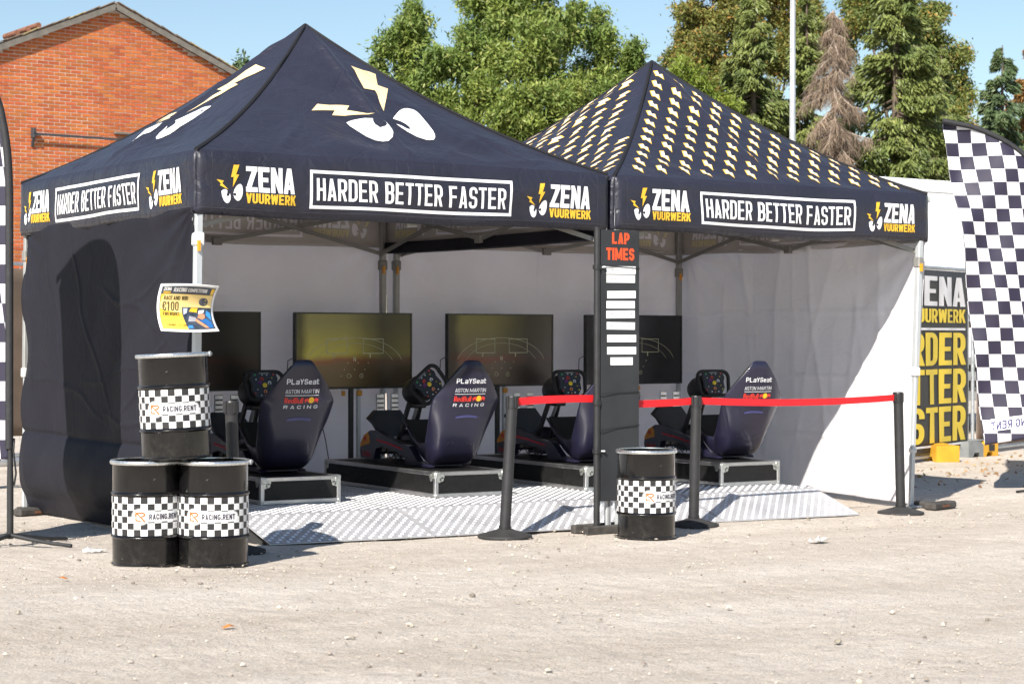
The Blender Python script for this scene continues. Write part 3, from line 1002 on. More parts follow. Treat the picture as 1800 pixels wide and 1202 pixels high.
def treads(y0, y1, name):
    a = .0345
    xs = np.arange(PX0 + a * .8, PX1 - a * .5, a); ys = np.arange(y0 + a * .6, y1 - a * .4, a)
    I, J = np.meshgrid(np.arange(len(xs)), np.arange(len(ys)), indexing='ij')
    X = xs[I.ravel()]; Yv = ys[J.ravel()]
    sg = np.where((I.ravel() + J.ravel()) % 2 == 0, 1.0, -1.0)
    keep = np.min(np.abs(X[:, None] - np.array(cuts)[None]), 1) > a * .55
    X, Yv, sg = X[keep], Yv[keep], sg[keep]
    d = np.stack([np.full_like(sg, .7071), sg * .7071], 1); n = np.stack([-d[:, 1], d[:, 0]], 1)
    Q = []
    hl, hw, ht = .0118, .0022, .0026
    for k in (-2, -1, 0, 1, 2):
        thin = np.where(sg > 0, .45, 1.0)[:, None]
        c = np.stack([X, Yv], 1) + n * k * .0050
        L_ = hl * (1 - .12 * abs(k))
        zf = np.vectorize(plat_z)
        e0 = c - d * L_; e1 = c + d * L_
        z0 = zf(e0[:, 0], e0[:, 1]) + .0004; z1 = zf(e1[:, 0], e1[:, 1]) + .0004
        t0 = c - d * (L_ * .8); t1 = c + d * (L_ * .8)
        for s_ in (-1, 1):
            p0 = np.column_stack([e0 + n * hw * s_ * thin, z0]); p1 = np.column_stack([e1 + n * hw * s_ * thin, z1])
            q1 = np.column_stack([t1, z1 + ht * thin[:, 0]]); q0 = np.column_stack([t0, z0 + ht * thin[:, 0]])
            Q.append(np.stack([p0, p1, q1, q0] if s_ < 0 else [p1, p0, q0, q1], 1))
    Q = np.concatenate(Q) - np.array(plat_inv)[None, None]
    o = quads_obj(name, Q, TREAD, plat)
    tag(o, kind='stuff')


treads(RY0, RY1, 'tread_pattern')
treads(RY1, 2.3, 'tread_pattern')

# ------------------------------------------------------------------ flight cases
CASEM = M('black_laminate', (.009, .009, .009), .5, 0, .3, 20, .15, 140, .3, rvar=.12)
CW, CL, CH = .29, 1.58, .172


def make_case():
    r = empty('flight_case')
    MB().box((-CW + .004, .004, .004), (CW - .004, CL - .004, CH - .004)).build('panel', CASEM, r)
    e = .026; th = .004
    ed = []
    for x in (-1, 1):
        for z in (0, 1):
            ed.append(((x * CW - (e if x > 0 else 0), 0 - .0, z * CH - (e if z else 0)), (x * CW + (e if x < 0 else 0), CL, z * CH + (0 if z else e))))
    for y in (0, 1):
        for z in (0, 1):
            ed.append(((-CW - .001, y * CL - (e if y else .001), z * CH - (e if z else .001)), (CW + .001, y * CL + (.001 if y else e), z * CH + (.001 if z else e))))
    for x in (-1, 1):
        for y in (0, 1):
            ed.append(((x * CW - (e if x > 0 else .002), y * CL - (e if y else .002), -.002), (x * CW + (e if x < 0 else .002), y * CL + (.002 if y else e), CH + .002)))
    for i, (a, b) in enumerate(ed):
        MB().box(a, b, .003).build('edge_trim', ALU, r)
    for x in (-1, 1):
        for y in (0, 1):
            for z in (0, 1):
                cx, cy, cz = x * CW, y * CL, z * CH
                sx_, sy_, sz_ = -x, (1 if y == 0 else -1), (1 if z == 0 else -1)
                mb = MB()
                h = .05 if z else .03
                mb.box((min(cx - x * -.005, cx + sx_ * h), min(cy - sy_ * .005, cy + sy_ * h), min(cz - sz_ * .004, cz + sz_ * h)),
                       (max(cx + x * .005, cx + sx_ * h), max(cy - sy_ * .005, cy + sy_ * h), max(cz - sz_ * .004, cz + sz_ * h)), .012)
                if z:
                    # clover ears of the ball corner
                    for q in ((cx + sx_ * .056, cy - sy_ * .0035, cz - .030), (cx + sx_ * .030, cy - sy_ * .0035, cz - .056), (cx + sx_ * .05, cy - sy_ * .0035, cz - .05)):
                        mb.tube([q, (q[0], q[1] + sy_ * .003, q[2])], .016, 10)
                    for q in ((cx + x * .0035, cy + sy_ * .056, cz - .030), (cx + x * .0035, cy + sy_ * .05, cz - .05)):
                        mb.tube([q, (q[0] - x * .003, q[1], q[2])], .016, 10)
                mb.build('corner_bracket', M('zinc_corner', (.58, .60, .56), .42, .85, .15, 30, rvar=.1), r, 40)
    for i in range(3):
        MB().tube([(-.14 + .14 * i, -.0045, CH - .013), (-.14 + .14 * i, -.001, CH - .013)], .004, 8).build('rivet', STEEL, r)
    return r


RIG_X = (1.07, 2.35, 3.61, 4.76); RIG_Y = (.73, .68, .68, .55)
case0 = make_case()
CASE_L = ('black flight case under the racing seat nearest the stacked drums', 'black flight case with its whole long side visible, second from left',
          'black flight case partly hidden behind the lap times board', 'black flight case nearest the white side wall, rightmost')
for i in range(4):
    o = case0 if i == 0 else copy_tree(case0)
    o.location = (RIG_X[i], RIG_Y[i], deckz(RIG_X[i]) + .005)
    o.rotation_euler = (0, math.atan(.008), 0)
    tag(o, CASE_L[i], 'flight case', 'flight cases carrying the racing seats')

# ------------------------------------------------------------------ racing simulator seats
SHELL = M('navy_seat_shell', (.015, .0145, .034), .34, 0, .15, 3, .02, 30, .5, coat=.25, rvar=.06)
PAD = M('black_seat_cloth', (.014, .014, .013), .85, 0, .2, 30, .25, 300)
RED = M('red_trim', (.55, .012, .03), .5)
REDP = M('red_print', (.72, .045, .03), .5)
YELP = M('sun_yellow_print', (.9, .5, .02), .5)
WPR = M('silver_white_print', (.76, .76, .78), .45)
PROF = np.array([  # y, z, half width, wing depth  (top of the back, down, under, forward to the knees)
    (.050, .752, .040, .002), (.040, .745, .062, .005), (.030, .705, .090, .012), (.042, .62, .158, .022), (.064, .535, .216, .038), (.084, .47, .256, .050),
    (.108, .41, .260, .062), (.148, .31, .250, .085), (.205, .19, .226, .118), (.270, .075, .204, .148), (.36, .018, .192, .165),
    (.46, .018, .180, .155), (.57, .06, .178, .125), (.68, .15, .176, .08), (.775, .265, .172, .03), (.80, .30, .167, .012)])


def prof_at(s):
    t = np.clip(np.asarray(s, float), 0, 1) * (len(PROF) - 1)
    i = np.clip(np.floor(t).astype(int), 0, len(PROF) - 2); f = t - i
    g = lambda k: PROF[np.clip(k, 0, len(PROF) - 1)]
    p0, p1, p2, p3 = g(i - 1), g(i), g(i + 1), g(i + 2)
    f = f[:, None]
    return .5 * ((2 * p1) + (-p0 + p2) * f + (2 * p0 - 5 * p1 + 4 * p2 - p3) * f * f + (-p0 + 3 * p1 - 3 * p2 + p3) * f ** 3)


def seat_surf(v, s, inset=0.0, wscale=1.0):
    P = prof_at(s); e = 1e-3
    d = prof_at(np.clip(s + e, 0, 1)) - prof_at(np.clip(s - e, 0, 1))
    l = np.hypot(d[:, 0], d[:, 1]) + 1e-9
    ny, nz = -d[:, 1] / l, d[:, 0] / l
    off = P[:, 3] * np.abs(v) ** (3.0 + 5.0 * np.clip((np.asarray(s) - .42) / .2, 0, 1)) + inset
    x = P[:, 2] * wscale * np.sign(v) * np.abs(v) ** .93
    return np.stack([x, P[:, 0] + ny * off, P[:, 1] + nz * off], 1)


def s_for_z(z):
    """profile parameter of the backrest at height z"""
    ss = np.linspace(0, .62, 400); zz = prof_at(ss)[:, 1]
    return np.interp(-np.asarray(z), -zz, ss)


def seat_print(x, z):
    s = s_for_z(z); P = prof_at(s)
    v = np.clip(np.asarray(x) / P[:, 2], -1, 1)
    v = np.sign(v) * np.abs(v) ** (1 / .93)
    return seat_surf(v, s, -.003)


def bull(cx, cz, w, flip=1):
    pts = [(-.5, .05), (-.42, .22), (-.30, .16), (-.18, .30), (-.02, .26), (.10, .10), (.06, -.08), (.12, -.30), (.02, -.22), (-.08, -.08), (-.22, -.06), (-.34, -.26), (-.44, -.24), (-.36, -.06), (-.46, -.04)]
    return union([[(cx + flip * x * w, cz + z * w) for x, z in pts]])


def disc(cx, cz, r, n=20):
    return union([[(cx + r * math.cos(2 * PI * k / n), cz + r * math.sin(2 * PI * k / n)) for k in range(n)]])


def make_rig():
    r = empty('racing_seat')
    # shell: outer sheet given thickness inwards
    def fo(u, v):
        return seat_surf(v * 2 - 1, u)
    sh = grid_obj('seat_shell', fo, 60, 28, SHELL, r, 0)
    md = sh.modifiers.new('solid', 'SOLIDIFY'); md.thickness = .016; md.offset = -1
    md2 = sh.modifiers.new('bevel', 'SUBSURF'); md2.levels = 1; md2.render_levels = 1
    pd = grid_obj('seat_pad', lambda u, v: seat_surf((v * 2 - 1) * .95, .06 + u * .92, .036, .95), 50, 20, PAD, r, 0)
    md = pd.modifiers.new('solid', 'SOLIDIFY'); md.thickness = .015; md.offset = 0
    # lumbar ridge and bolts on the back of the shell
    decal('back_slot', [union([[(-.085 + .17 * k / 12, .355 + .012 * math.sin(PI * k / 12) + .008) for k in range(13)] + [(.085 - .17 * k / 12, .355 - .006 + .006 * math.sin(PI * k / 12)) for k in range(13)]])], seat_print, M('slot_blue', (.06, .06, .17), .25), r)
    for x in (-.10, -.065, .045, .08):
        P = seat_print(np.array([x]), np.array([.175]))[0]
        MB().lathe([(.006, 0), (.006, .003), (.003, .005)], 8).build('bolt', PLASTIC_B, r).matrix_local = Matrix.Translation(Vector(P)) @ Vector((0, -1, -.5)).to_track_quat('Z', 'Y').to_matrix().to_4x4()
    decal('seat_crease', [union([[(-.10, .138), (.10, .138), (.10, .141), (-.10, .141)]], .03), union([[(-.09, .088), (.09, .088), (.09, .091), (-.09, .091)]], .03)], seat_print, PLASTIC_B, r)
    # lettering on the back
    tk = dict(w=.66, sx=.15, sy=.15, gap=.12)
    decal('back_lettering', [text('PLaYSeat', -.115, .592, .034, .23, **tk), text('ASTON', -.118, .532, .026, .096, w=.62, sx=.10, sy=.09, gap=.12), text('MARTIN', -.008, .532, .026, .126, w=.62, sx=.10, sy=.09, gap=.12),
                            union([[(-.118, .517), (.118, .517), (.118, .5205), (-.118, .5205)]], .03), text('RACING', -.12, .432, .022, .24, w=.8, sx=.15, sy=.17, gap=.55)], seat_print, WPR, r)
    decal('back_emblem', [text('RedBull', -.12, .468, .036, .13, w=.56, sx=.18, sy=.15, gap=.05), bull(.046, .485, .056, 1), bull(.092, .485, .056, -1)], lambda a, b: seat_print(a, b) + np.array([0, -.0016, 0]), REDP, r)
    decal('back_emblem', [disc(.069, .487, .020)], seat_print, YELP, r)
    # base: two side beams sweeping forward into a nose
    beam = [(1.53, .0), (1.545, .055), (1.53, .11), (1.47, .175), (1.36, .215), (1.22, .215), (1.05, .175), (.85, .14), (.70, .13), (.56, .03), (.40, .015), (.38, 0), (.74, 0), (.78, .055), (.95, .085), (1.15, .105), (1.26, .085), (1.30, 0)]
    for sx_ in (-1, 1):
        b = MB().prism(beam, lambda y, z: (sx_ * .165, y, z), lambda y, z: (sx_ * .115, y, z)).build('base_beam', SHELL, r)
        o = sx_ * .1675
        decal('red_stripe', [union([[(1.24, .142), (1.05, .128), (.80, .098), (.80, .110), (1.05, .142), (1.24, .158)]], .06)], lambda a, c: np.stack([np.full_like(a, o), a, c], 1), RED, b)
        decal('orange_flash', [union([[(1.36, .118), (1.535, .085), (1.53, .112), (1.47, .173), (1.40, .200), (1.37, .17)]])], lambda a, c: np.stack([np.full_like(a, o), a, c], 1), M('orange_print', (.80, .30, .015), .5), b)
        decal('bull_print', [bull(1.43, .145, .075, -1)], lambda a, c: np.stack([np.full_like(a, o + sx_ * .0015), a, c], 1), REDP, b)
        tv, tt = text('RedBull', 0, .018, .042, .15, w=.56, sx=.18, sy=.15, gap=.05)
        decal('side_lettering', [([(1.50 - a, c) for a, c in tv], tt)], lambda a, c: np.stack([np.full_like(a, o), a, c], 1), M('dark_red_print', (.42, .02, .03), .5), b)
    MB().box((-.115, 1.40, .03), (.115, 1.52, .13), .02).build('nose_block', SHELL, r)
    MB().box((-.115, 1.0, .09), (.115, 1.06, .14), .01).build('cross_bar', PLASTIC_B, r)
    MB().box((-.12, .40, .0), (.12, .74, .02), .004).build('seat_mount', SHELL, r)
    # steering arm
    for sx_ in (-1, 1):
        MB().bar((sx_ * .06, 1.12, .10), (sx_ * .045, .92, .46), .022, .045, bev=.006).build('steering_arm', PLASTIC_B, r)
    MB().bar((.0, 1.0, .26), (.0, .88, .44), .012, .03).build('gas_strut', STEEL, r)
    wb = MB()
    ya, yb = 1.02, .755
    a = math.radians(14)
    dirv = Vector((0, -math.cos(a), math.sin(a))); c0 = Vector((0, .985, .50))
    prof = [(.0, .0, .06), (.0, .0, .088)]
    path = [c0, c0 + dirv * .01, c0 + dirv * .05, c0 + dirv * .15, c0 + dirv * .175, c0 + dirv * .18, c0 + dirv * .205]
    wb.tube(path, [.07, .088, .098, .100, .094, .082, .075], 28)
    wbo = wb.build('wheel_base', PLASTIC_B, r, 40)
    MB().tube([c0 + dirv * .178, c0 + dirv * .192], .097, 28).build('trim_ring', M('dark_trim', (.05, .05, .052), .25), wbo, 40)
    MB().box((-.05, .84, .395), (.05, .94, .43), .01).build('clamp', PLASTIC_B, wbo)
    MB().tube([c0 + dirv * .2, c0 + dirv * .27], .025, 12).build('shaft', PLASTIC_B, wbo, 40)
    # steering wheel in its own plane: x right, y up, z to the driver
    cw = c0 + dirv * .275
    rim = arc(.090, .045, .05, .05, 0, 90, 5) + arc(-.090, .045, .05, .05, 90, 180, 5) + arc(-.085, -.05, .045, .05, 180, 270, 5) + arc(.085, -.05, .045, .05, 270, 360, 5)
    rim.append(rim[0])
    wh = MB().tube([(x, y, .004) for x, y in rim], .0145, 10, False).build('steering_wheel', M('wheel_grip', (.012, .012, .012), .7, 0, .2, 40, .2, 200), r, 60)
    global WHM
    WHM = Matrix.Translation(cw) @ dirv.to_track_quat('Z', 'Y').to_matrix().to_4x4()
    wh.matrix_local = WHM
    pl = [(-.10, .045), (-.085, .088), (-.04, .098), (.04, .098), (.085, .088), (.10, .045), (.088, .01), (.092, -.04), (.06, -.088), (-.06, -.088), (-.092, -.04), (-.088, .01)]
    MB().prism(pl, lambda x, y: (x, y, -.012), lambda x, y: (x, y, .014)).build('face_plate', M('carbon_plate', (.016, .016, .017), .38, 0, .3, 60, .1, 200), wh)
    BC = {'r': M('button_red', (.7, .05, .03), .4), 'w': M('button_white', (.75, .75, .78), .4), 'y': M('button_yellow', (.85, .6, .02), .4), 'p': M('button_purple', (.25, .03, .28), .4), 'o': M('button_orange', (.8, .3, .12), .4), 'g': M('button_green', (.03, .45, .12), .4)}
    for x, y, c, rr, h in ((0, .0, 'y', .0165, .012), (-.036, .016, 'p', .0135, .012), (.036, .016, 'w', .0135, .012), (0, -.045, 'o', .0135, .012), (-.018, .042, 'r', .0135, .012),
                           (-.066, .072, 'g', .006, .010), (.068, .074, 'r', .006, .010), (-.072, -.055, 'r', .005, .01), (.07, -.05, 'y', .005, .01), (.055, .05, 'y', .004, .012), (-.06, .04, 'w', .004, .012),
                           (-.03, -.07, 'w', .005, .012), (.03, -.07, 'w', .005, .012), (0, -.074, 'o', .004, .012), (-.055, -.03, 'w', .004, .012), (.058, -.02, 'y', .004, .012), (.02, .07, 'w', .004, .01), (-.015, .072, 'w', .004, .01)):
        if rr > .01 and c != 'y':
            ring = arc(x, y, rr * .72, rr * .72, -60, 240, 10)
            MB().tube([(p, q, .017) for p, q in ring], rr * .3, 6).build('button', BC[c], wh, 60)
        else:
            MB().lathe([(rr, .014), (rr, .014 + h * .4), (rr * .7, .014 + h * .5)], 12, (x, y, 0), False).build('button', BC[c], wh, 40)
    MB().box((-.035, .078, .0145), (.035, .088, .017)).build('display_strip', M('display_grey', (.2, .2, .2), .2), wh)
    # pedal set
    pt = [(-.13, .26), (-.17, .30), (-.10, .36), (.10, .36), (.15, .28), (.10, .17), (-.08, .16)]
    q = math.radians(25)
    pm = lambda x, z, o: (x, 1.38 - (z - .26) * -.35 + o, z)
    MB().prism(pt, lambda x, z: pm(x, z, .035), lambda x, z: pm(x, z, -.02)).build('pedal_plate', PLASTIC_B, r)
    for x in (-.065, .055):
        MB().box((x - .034, 1.395, .35), (x + .034, 1.41, .485), .006).build('pedal', ALU, r)
        for k in range(3):
            MB().box((x - .026, 1.391, .375 + k * .034), (x + .026, 1.3945, .385 + k * .034)).build('pedal_grip', PLASTIC_B, r)
    MB().bar((0, 1.41, .1), (0, 1.41, .24), .05, .03).build('pedal_post', STEEL, r)
    # cables drooping under the beams
    for k in range(3):
        P = [(-.10 + .05 * k, 1.02 + .1 * t + .02 * math.sin(t * 5 + k), .006 + .09 * abs(math.sin(t * (1.1 + .3 * k)))) for t in np.linspace(0, 3, 22)]
        MB().tube(P, .004, 5).build('cable', PLASTIC_B, r, 60)
    return r


rig0 = make_rig()
RIG_L = ('navy racing seat with steering wheel, nearest the stacked drums', 'navy racing seat with its steering wheel turned, second from left',
         'navy racing seat mostly hidden behind the lap times board', 'navy racing seat nearest the white side wall, behind the long red belt')
WROT = (0, -38, 0, 0)
for i in range(4):
    o = rig0 if i == 0 else copy_tree(rig0)
    o.location = (RIG_X[i] + (.03, .02, .02, .105)[i], RIG_Y[i] - .015, deckz(RIG_X[i]) + .005 + CH + .006)
    o.rotation_euler = (0, 0, math.radians((-4, -5, -4, -9)[i]))
    tag(o, RIG_L[i], 'racing seat', 'racing simulator seats on flight cases')
    for ch in o.children:
        if ch.name.startswith('steering_wheel') and WROT[i]:
            ch.matrix_local = WHM @ Matrix.Rotation(math.radians(-WROT[i]), 4, 'Z')

# ------------------------------------------------------------------ monitors on stands
BEZ = M('gloss_bezel', (.008, .008, .008), .25)


def screen_mat(name, hue, k, seed):
    m = bpy.data.materials.new(name); m.use_nodes = True
    t = m.node_tree; N = t.nodes; L = t.links; b = N['Principled BSDF']
    b.inputs['Base Color'].default_value = (.006, .006, .006, 1); b.inputs['Roughness'].default_value = .16
    b.inputs['Specular IOR Level'].default_value = .35
    uv = N.new('ShaderNodeUVMap'); sp = N.new('ShaderNodeSeparateXYZ'); L.new(uv.outputs[0], sp.inputs[0])
    # picture of a cockpit: bright upper field, red strip, dark lower part, darker right side
    nz = N.new('ShaderNodeTexNoise'); nz.inputs['Scale'].default_value = 3.2; nz.inputs['Detail'].default_value = 4
    nz.noise_dimensions = '4D'; nz.inputs['W'].default_value = seed
    L.new(uv.outputs[0], nz.inputs['Vector'])
    md = N.new('ShaderNodeMath'); md.operation = 'MULTIPLY_ADD'; md.inputs[1].default_value = .22
    L.new(nz.outputs[0], md.inputs[0]); L.new(sp.outputs[1], md.inputs[2])
    r = N.new('ShaderNodeValToRGB'); e = r.color_ramp.elements
    cols = hue
    e[0].position = .05; e[0].color = (*cols[0], 1)
    e[1].position = 1.0; e[1].color = (*cols[4], 1)
    for p, c in ((.40, cols[1]), (.47, cols[2]), (.56, cols[3])):
        x = e.new(p); x.color = (*c, 1)
    L.new(md.outputs[0], r.inputs[0])
    rx = N.new('ShaderNodeValToRGB'); e = rx.color_ramp.elements
    e[0].position = 0; e[0].color = (.25, .25, .25, 1); e[1].position = 1; e[1].color = (.22, .22, .22, 1)
    for p, v in ((.10, .25), (.17, 1.0), (.48, .85), (.66, .42), (.82, .13)):
        x = e.new(p); x.color = (v, v, v, 1)
    mx2 = N.new('ShaderNodeMath'); mx2.operation = 'MULTIPLY_ADD'; mx2.inputs[1].default_value = .12
    L.new(nz.outputs[0], mx2.inputs[0]); L.new(sp.outputs[0], mx2.inputs[2])
    L.new(mx2.outputs[0], rx.inputs[0])
    mm = N.new('ShaderNodeMix'); mm.data_type = 'RGBA'; mm.blend_type = 'MULTIPLY'; mm.inputs[0].default_value = 1
    L.new(r.outputs[0], mm.inputs[6]); L.new(rx.outputs[0], mm.inputs[7])
    L.new(mm.outputs[2], b.inputs['Emission Color']); b.inputs['Emission Strength'].default_value = k
    return m


YEL = ((.035, .026, .012), (.055, .036, .016), (.085, .03, .012), (.155, .136, .022), (.09, .08, .026))
BRN = ((.05, .038, .03), (.06, .044, .034), (.085, .03, .022), (.065, .05, .03), (.08, .07, .02))
DRK = ((.03, .024, .018), (.03, .02, .016), (.055, .018, .012), (.025, .022, .02), (.022, .022, .022))
GRY = ((.03, .03, .032), (.035, .034, .036), (.032, .032, .034), (.035, .035, .037), (.05, .05, .055))
TVX = (1.185, 2.505, 3.87, 5.243); TVW, TVH = 1.03, .59
HUES = ((DRK, .3, 1), (YEL, .62, 5), (BRN, .5, 9), (GRY, .35, 14))
TV_L = ('dark flat monitor behind the seat nearest the drums, leftmost', 'flat monitor glowing yellow, second from left', 'flat monitor with a brownish picture between the yellow one and the lap times board', 'grey flat monitor half hidden behind the lap times board')


def make_tv(i):
    x, y, zt = TVX[i], 2.60, 1.482
    dz_ = deckz(x)
    r = empty('monitor', (x, y, dz_))
    z0, z1 = zt - TVH - dz_, zt - dz_
    MB().box((-TVW / 2, 0, z0), (TVW / 2, .045, z1), .005).build('housing', BEZ, r)
    bz = MB()
    t = .012
    for a, b in (((-TVW / 2, z0), (TVW / 2, z0 + .018)), ((-TVW / 2, z1 - t), (TVW / 2, z1)), ((-TVW / 2, z0 + .018), (-TVW / 2 + t, z1 - t)), ((TVW / 2 - t, z0 + .018), (TVW / 2, z1 - t))):
        bz.box((a[0], -.007, a[1]), (b[0], .001, b[1]))
    bz.build('bezel', BEZ, r)
    V = [(-TVW / 2 + t, -.002, z0 + .018), (TVW / 2 - t, -.002, z0 + .018), (TVW / 2 - t, -.002, z1 - t), (-TVW / 2 + t, -.002, z1 - t)]
    sc = mesh_obj('screen', V, [(0, 1, 2, 3)], screen_mat('screen_picture_%d' % i, *HUES[i]), r, uv=[(0, 0), (1, 0), (1, 1), (0, 1)])
    # faint overlay graphics of the game: mirrors and dashboard dots
    lw = MATS.get('screen_line')
    if lw is None:
        lw = bpy.data.materials.new('screen_line'); lw.use_nodes = True; MATS['screen_line'] = lw
        q_ = lw.node_tree.nodes['Principled BSDF']; q_.inputs['Base Color'].default_value = (.01, .01, .01, 1); q_.inputs['Roughness'].default_value = .3
        nz_ = lw.node_tree.nodes.new('ShaderNodeTexNoise'); nz_.inputs['Scale'].default_value = 9
        rp_ = lw.node_tree.nodes.new('ShaderNodeValToRGB'); rp_.color_ramp.elements[0].color = (.05, .05, .03, 1); rp_.color_ramp.elements[1].color = (.16, .155, .10, 1)
        lw.node_tree.links.new(nz_.outputs[0], rp_.inputs[0]); lw.node_tree.links.new(rp_.outputs[0], q_.inputs['Emission Color']); q_.inputs['Emission Strength'].default_value = .55
    ov = []
    for u0, u1 in ((.26, .44), (.57, .75)):
        X0, X1 = -TVW / 2 + TVW * u0, -TVW / 2 + TVW * u1
        Z0, Z1 = z0 + TVH * .46, z0 + TVH * .66
        ov.append(frame_box(X0, Z0, X1, Z1, .006))
        ov.append(union([[(X0 + .06, Z0 - .03), (X0 + .07, Z0 - .03), (X0 + .07, Z0), (X0 + .06, Z0)]]))
    ov.append(union(pen(arc(0, z0 + TVH * .30, .43, .22, 12, 168, 26), .004, .004)))
    ov.append(union(pen(arc(0, z0 + TVH * .26, .36, .20, 20, 160, 22), .003, .003)))
    ov.append(text('N', -.012, z0 + TVH * .36, .035, .024))
    for x_ in (-.05, .06): ov.append(union(pen(arc(x_, z0 + TVH * .17, .016, .016, 0, 360, 14), .004, .004)))
    for k in range(9):
        ov.append(disc(-.12 + .03 * k, z0 + .10 + .05 * (k % 3), .005, 8))
    if i != 0:
        decal('picture_lines', ov, lambda a, b: np.stack([a, np.full_like(a, -.0032), b], 1), lw, sc)
    MB().box((-.02, .045, .02), (.02, .07, z0 + .35), .004).build('stand_post', PLASTIC_B, r)
    MB().box((.055, .05, .02), (.085, .08, z0 + .3), .004).build('stand_rail', ALUP, r)
    MB().box((-.15, .047, z0 + .2), (.15, .053, z0 + .4)).build('mount_plate', PLASTIC_B, r)
    MB().box((-.25, -.12, .0), (.25, .2, .018), .006).build('stand_foot', PLASTIC_B, r)
    for z in (z0 - .035,):
        MB().box((.045, .035, z - .02), (.09, .05, z + .02), .004).build('clamp', ORANGE, r)
        MB().box((-.09, .035, z - .02), (-.06, .05, z + .02), .004).build('clamp', ORANGE, r)
    P = [(-TVW / 2 + .03, .05, z0 + .25), (-TVW / 2 - .03, .06, z0 + .22), (-TVW / 2 - .035, .06, z0 + .13), (-TVW / 2 + .02, .06, z0 + .06), (-.3, .08, z0 - .05), (-.2, .1, .3), (-.15, .1, .03)]
    MB().tube(P, .004, 5).build('cable', PLASTIC_B, r, 60)
    return tag(r, TV_L[i], 'monitor', 'flat monitors along the back wall')


for i in range(4):
    make_tv(i)

# ------------------------------------------------------------------ steel drums
DRUMM = M('black_drum_paint', (.0055, .0055, .0058), .2, 0, .4, 7, .04, 40, .4, coat=.3, rvar=.07)
RIMM = M('zinc_ring', (.66, .67, .67), .3, .9, .1, 20, rvar=.1)
DR, DH = .181, .572


def check_mat(name, nu, nv, blotch=True, dark=(.028, .027, .028), white=(.80, .80, .80), rough=.35):
    """flat printed chequer in UV; a white faded patch carries the lettering"""
    m = bpy.data.materials.new(name); m.use_nodes = True
    t = m.node_tree; N = t.nodes; L = t.links; b = N['Principled BSDF']
    b.inputs['Roughness'].default_value = rough
    uv = N.new('ShaderNodeUVMap')
    mp = N.new('ShaderNodeMapping'); mp.inputs['Scale'].default_value = (nu, nv, 1)
    L.new(uv.outputs[0], mp.inputs[0])
    ck = N.new('ShaderNodeTexChecker'); ck.inputs['Scale'].default_value = 1.0
    ck.inputs['Color1'].default_value = (*dark, 1); ck.inputs['Color2'].default_value = (*white, 1)
    ofs = N.new('ShaderNodeVectorMath'); ofs.operation = 'ADD'; ofs.inputs[1].default_value = (1e-3, 1e-3, .5)
    L.new(mp.outputs[0], ofs.inputs[0]); L.new(ofs.outputs[0], ck.inputs['Vector'])
    co = ck.outputs[0]
    if blotch:
        sp = N.new('ShaderNodeSeparateXYZ'); L.new(mp.outputs[0], sp.inputs[0])

        def soft(u0, v0, a, bb, k):
            d = []
            for o, c, h in ((0, u0, a), (1, v0, bb)):
                s1 = N.new('ShaderNodeMath'); s1.operation = 'SUBTRACT'; s1.inputs[1].default_value = c; L.new(sp.outputs[o], s1.inputs[0])
                s2 = N.new('ShaderNodeMath'); s2.operation = 'ABSOLUTE'; L.new(s1.outputs[0], s2.inputs[0])
                s3 = N.new('ShaderNodeMath'); s3.operation = 'SUBTRACT'; s3.inputs[1].default_value = h; L.new(s2.outputs[0], s3.inputs[0])
                s4 = N.new('ShaderNodeMath'); s4.operation = 'MAXIMUM'; s4.inputs[1].default_value = 0; L.new(s3.outputs[0], s4.inputs[0])
                s5 = N.new('ShaderNodeMath'); s5.operation = 'POWER'; s5.inputs[1].default_value = 2; L.new(s4.outputs[0], s5.inputs[0])
                d.append(s5)
            ad = N.new('ShaderNodeMath'); L.new(d[0].outputs[0], ad.inputs[0]); L.new(d[1].outputs[0], ad.inputs[1])
            mr = N.new('ShaderNodeMapRange'); mr.interpolation_type = 'SMOOTHSTEP'
            mr.inputs[1].default_value = k * k * .35; mr.inputs[2].default_value = k * k; mr.inputs[3].default_value = 1; mr.inputs[4].default_value = 0
            L.new(ad.outputs[0], mr.inputs[0]); return mr
        for a in ((13.95, 3.0, .1, .1, 1.35), (17.6, 3.02, 2.4, .1, .85)):
            q = soft(*a)
            mx = N.new('ShaderNodeMix'); mx.data_type = 'RGBA'; L.new(q.outputs[0], mx.inputs[0]); L.new(co, mx.inputs[6])
            mx.inputs[7].default_value = (*white, 1); co = mx.outputs[2]
    nz = N.new('ShaderNodeTexNoise'); nz.inputs['Scale'].default_value = 30; nz.inputs['Detail'].default_value = 5
    L.new(uv.outputs[0], nz.inputs['Vector'])
    rr = N.new('ShaderNodeValToRGB'); rr.color_ramp.elements[0].position = .3; rr.color_ramp.elements[0].color = (.86, .85, .84, 1); rr.color_ramp.elements[1].position = .6; rr.color_ramp.elements[1].color = (1, 1, 1, 1)
    L.new(nz.outputs[0], rr.inputs[0])
    mu = N.new('ShaderNodeMix'); mu.data_type = 'RGBA'; mu.blend_type = 'MULTIPLY'; mu.inputs[0].default_value = 1
    L.new(co, mu.inputs[6]); L.new(rr.outputs[0], mu.inputs[7]); L.new(mu.outputs[2], b.inputs['Base Color'])
    return m


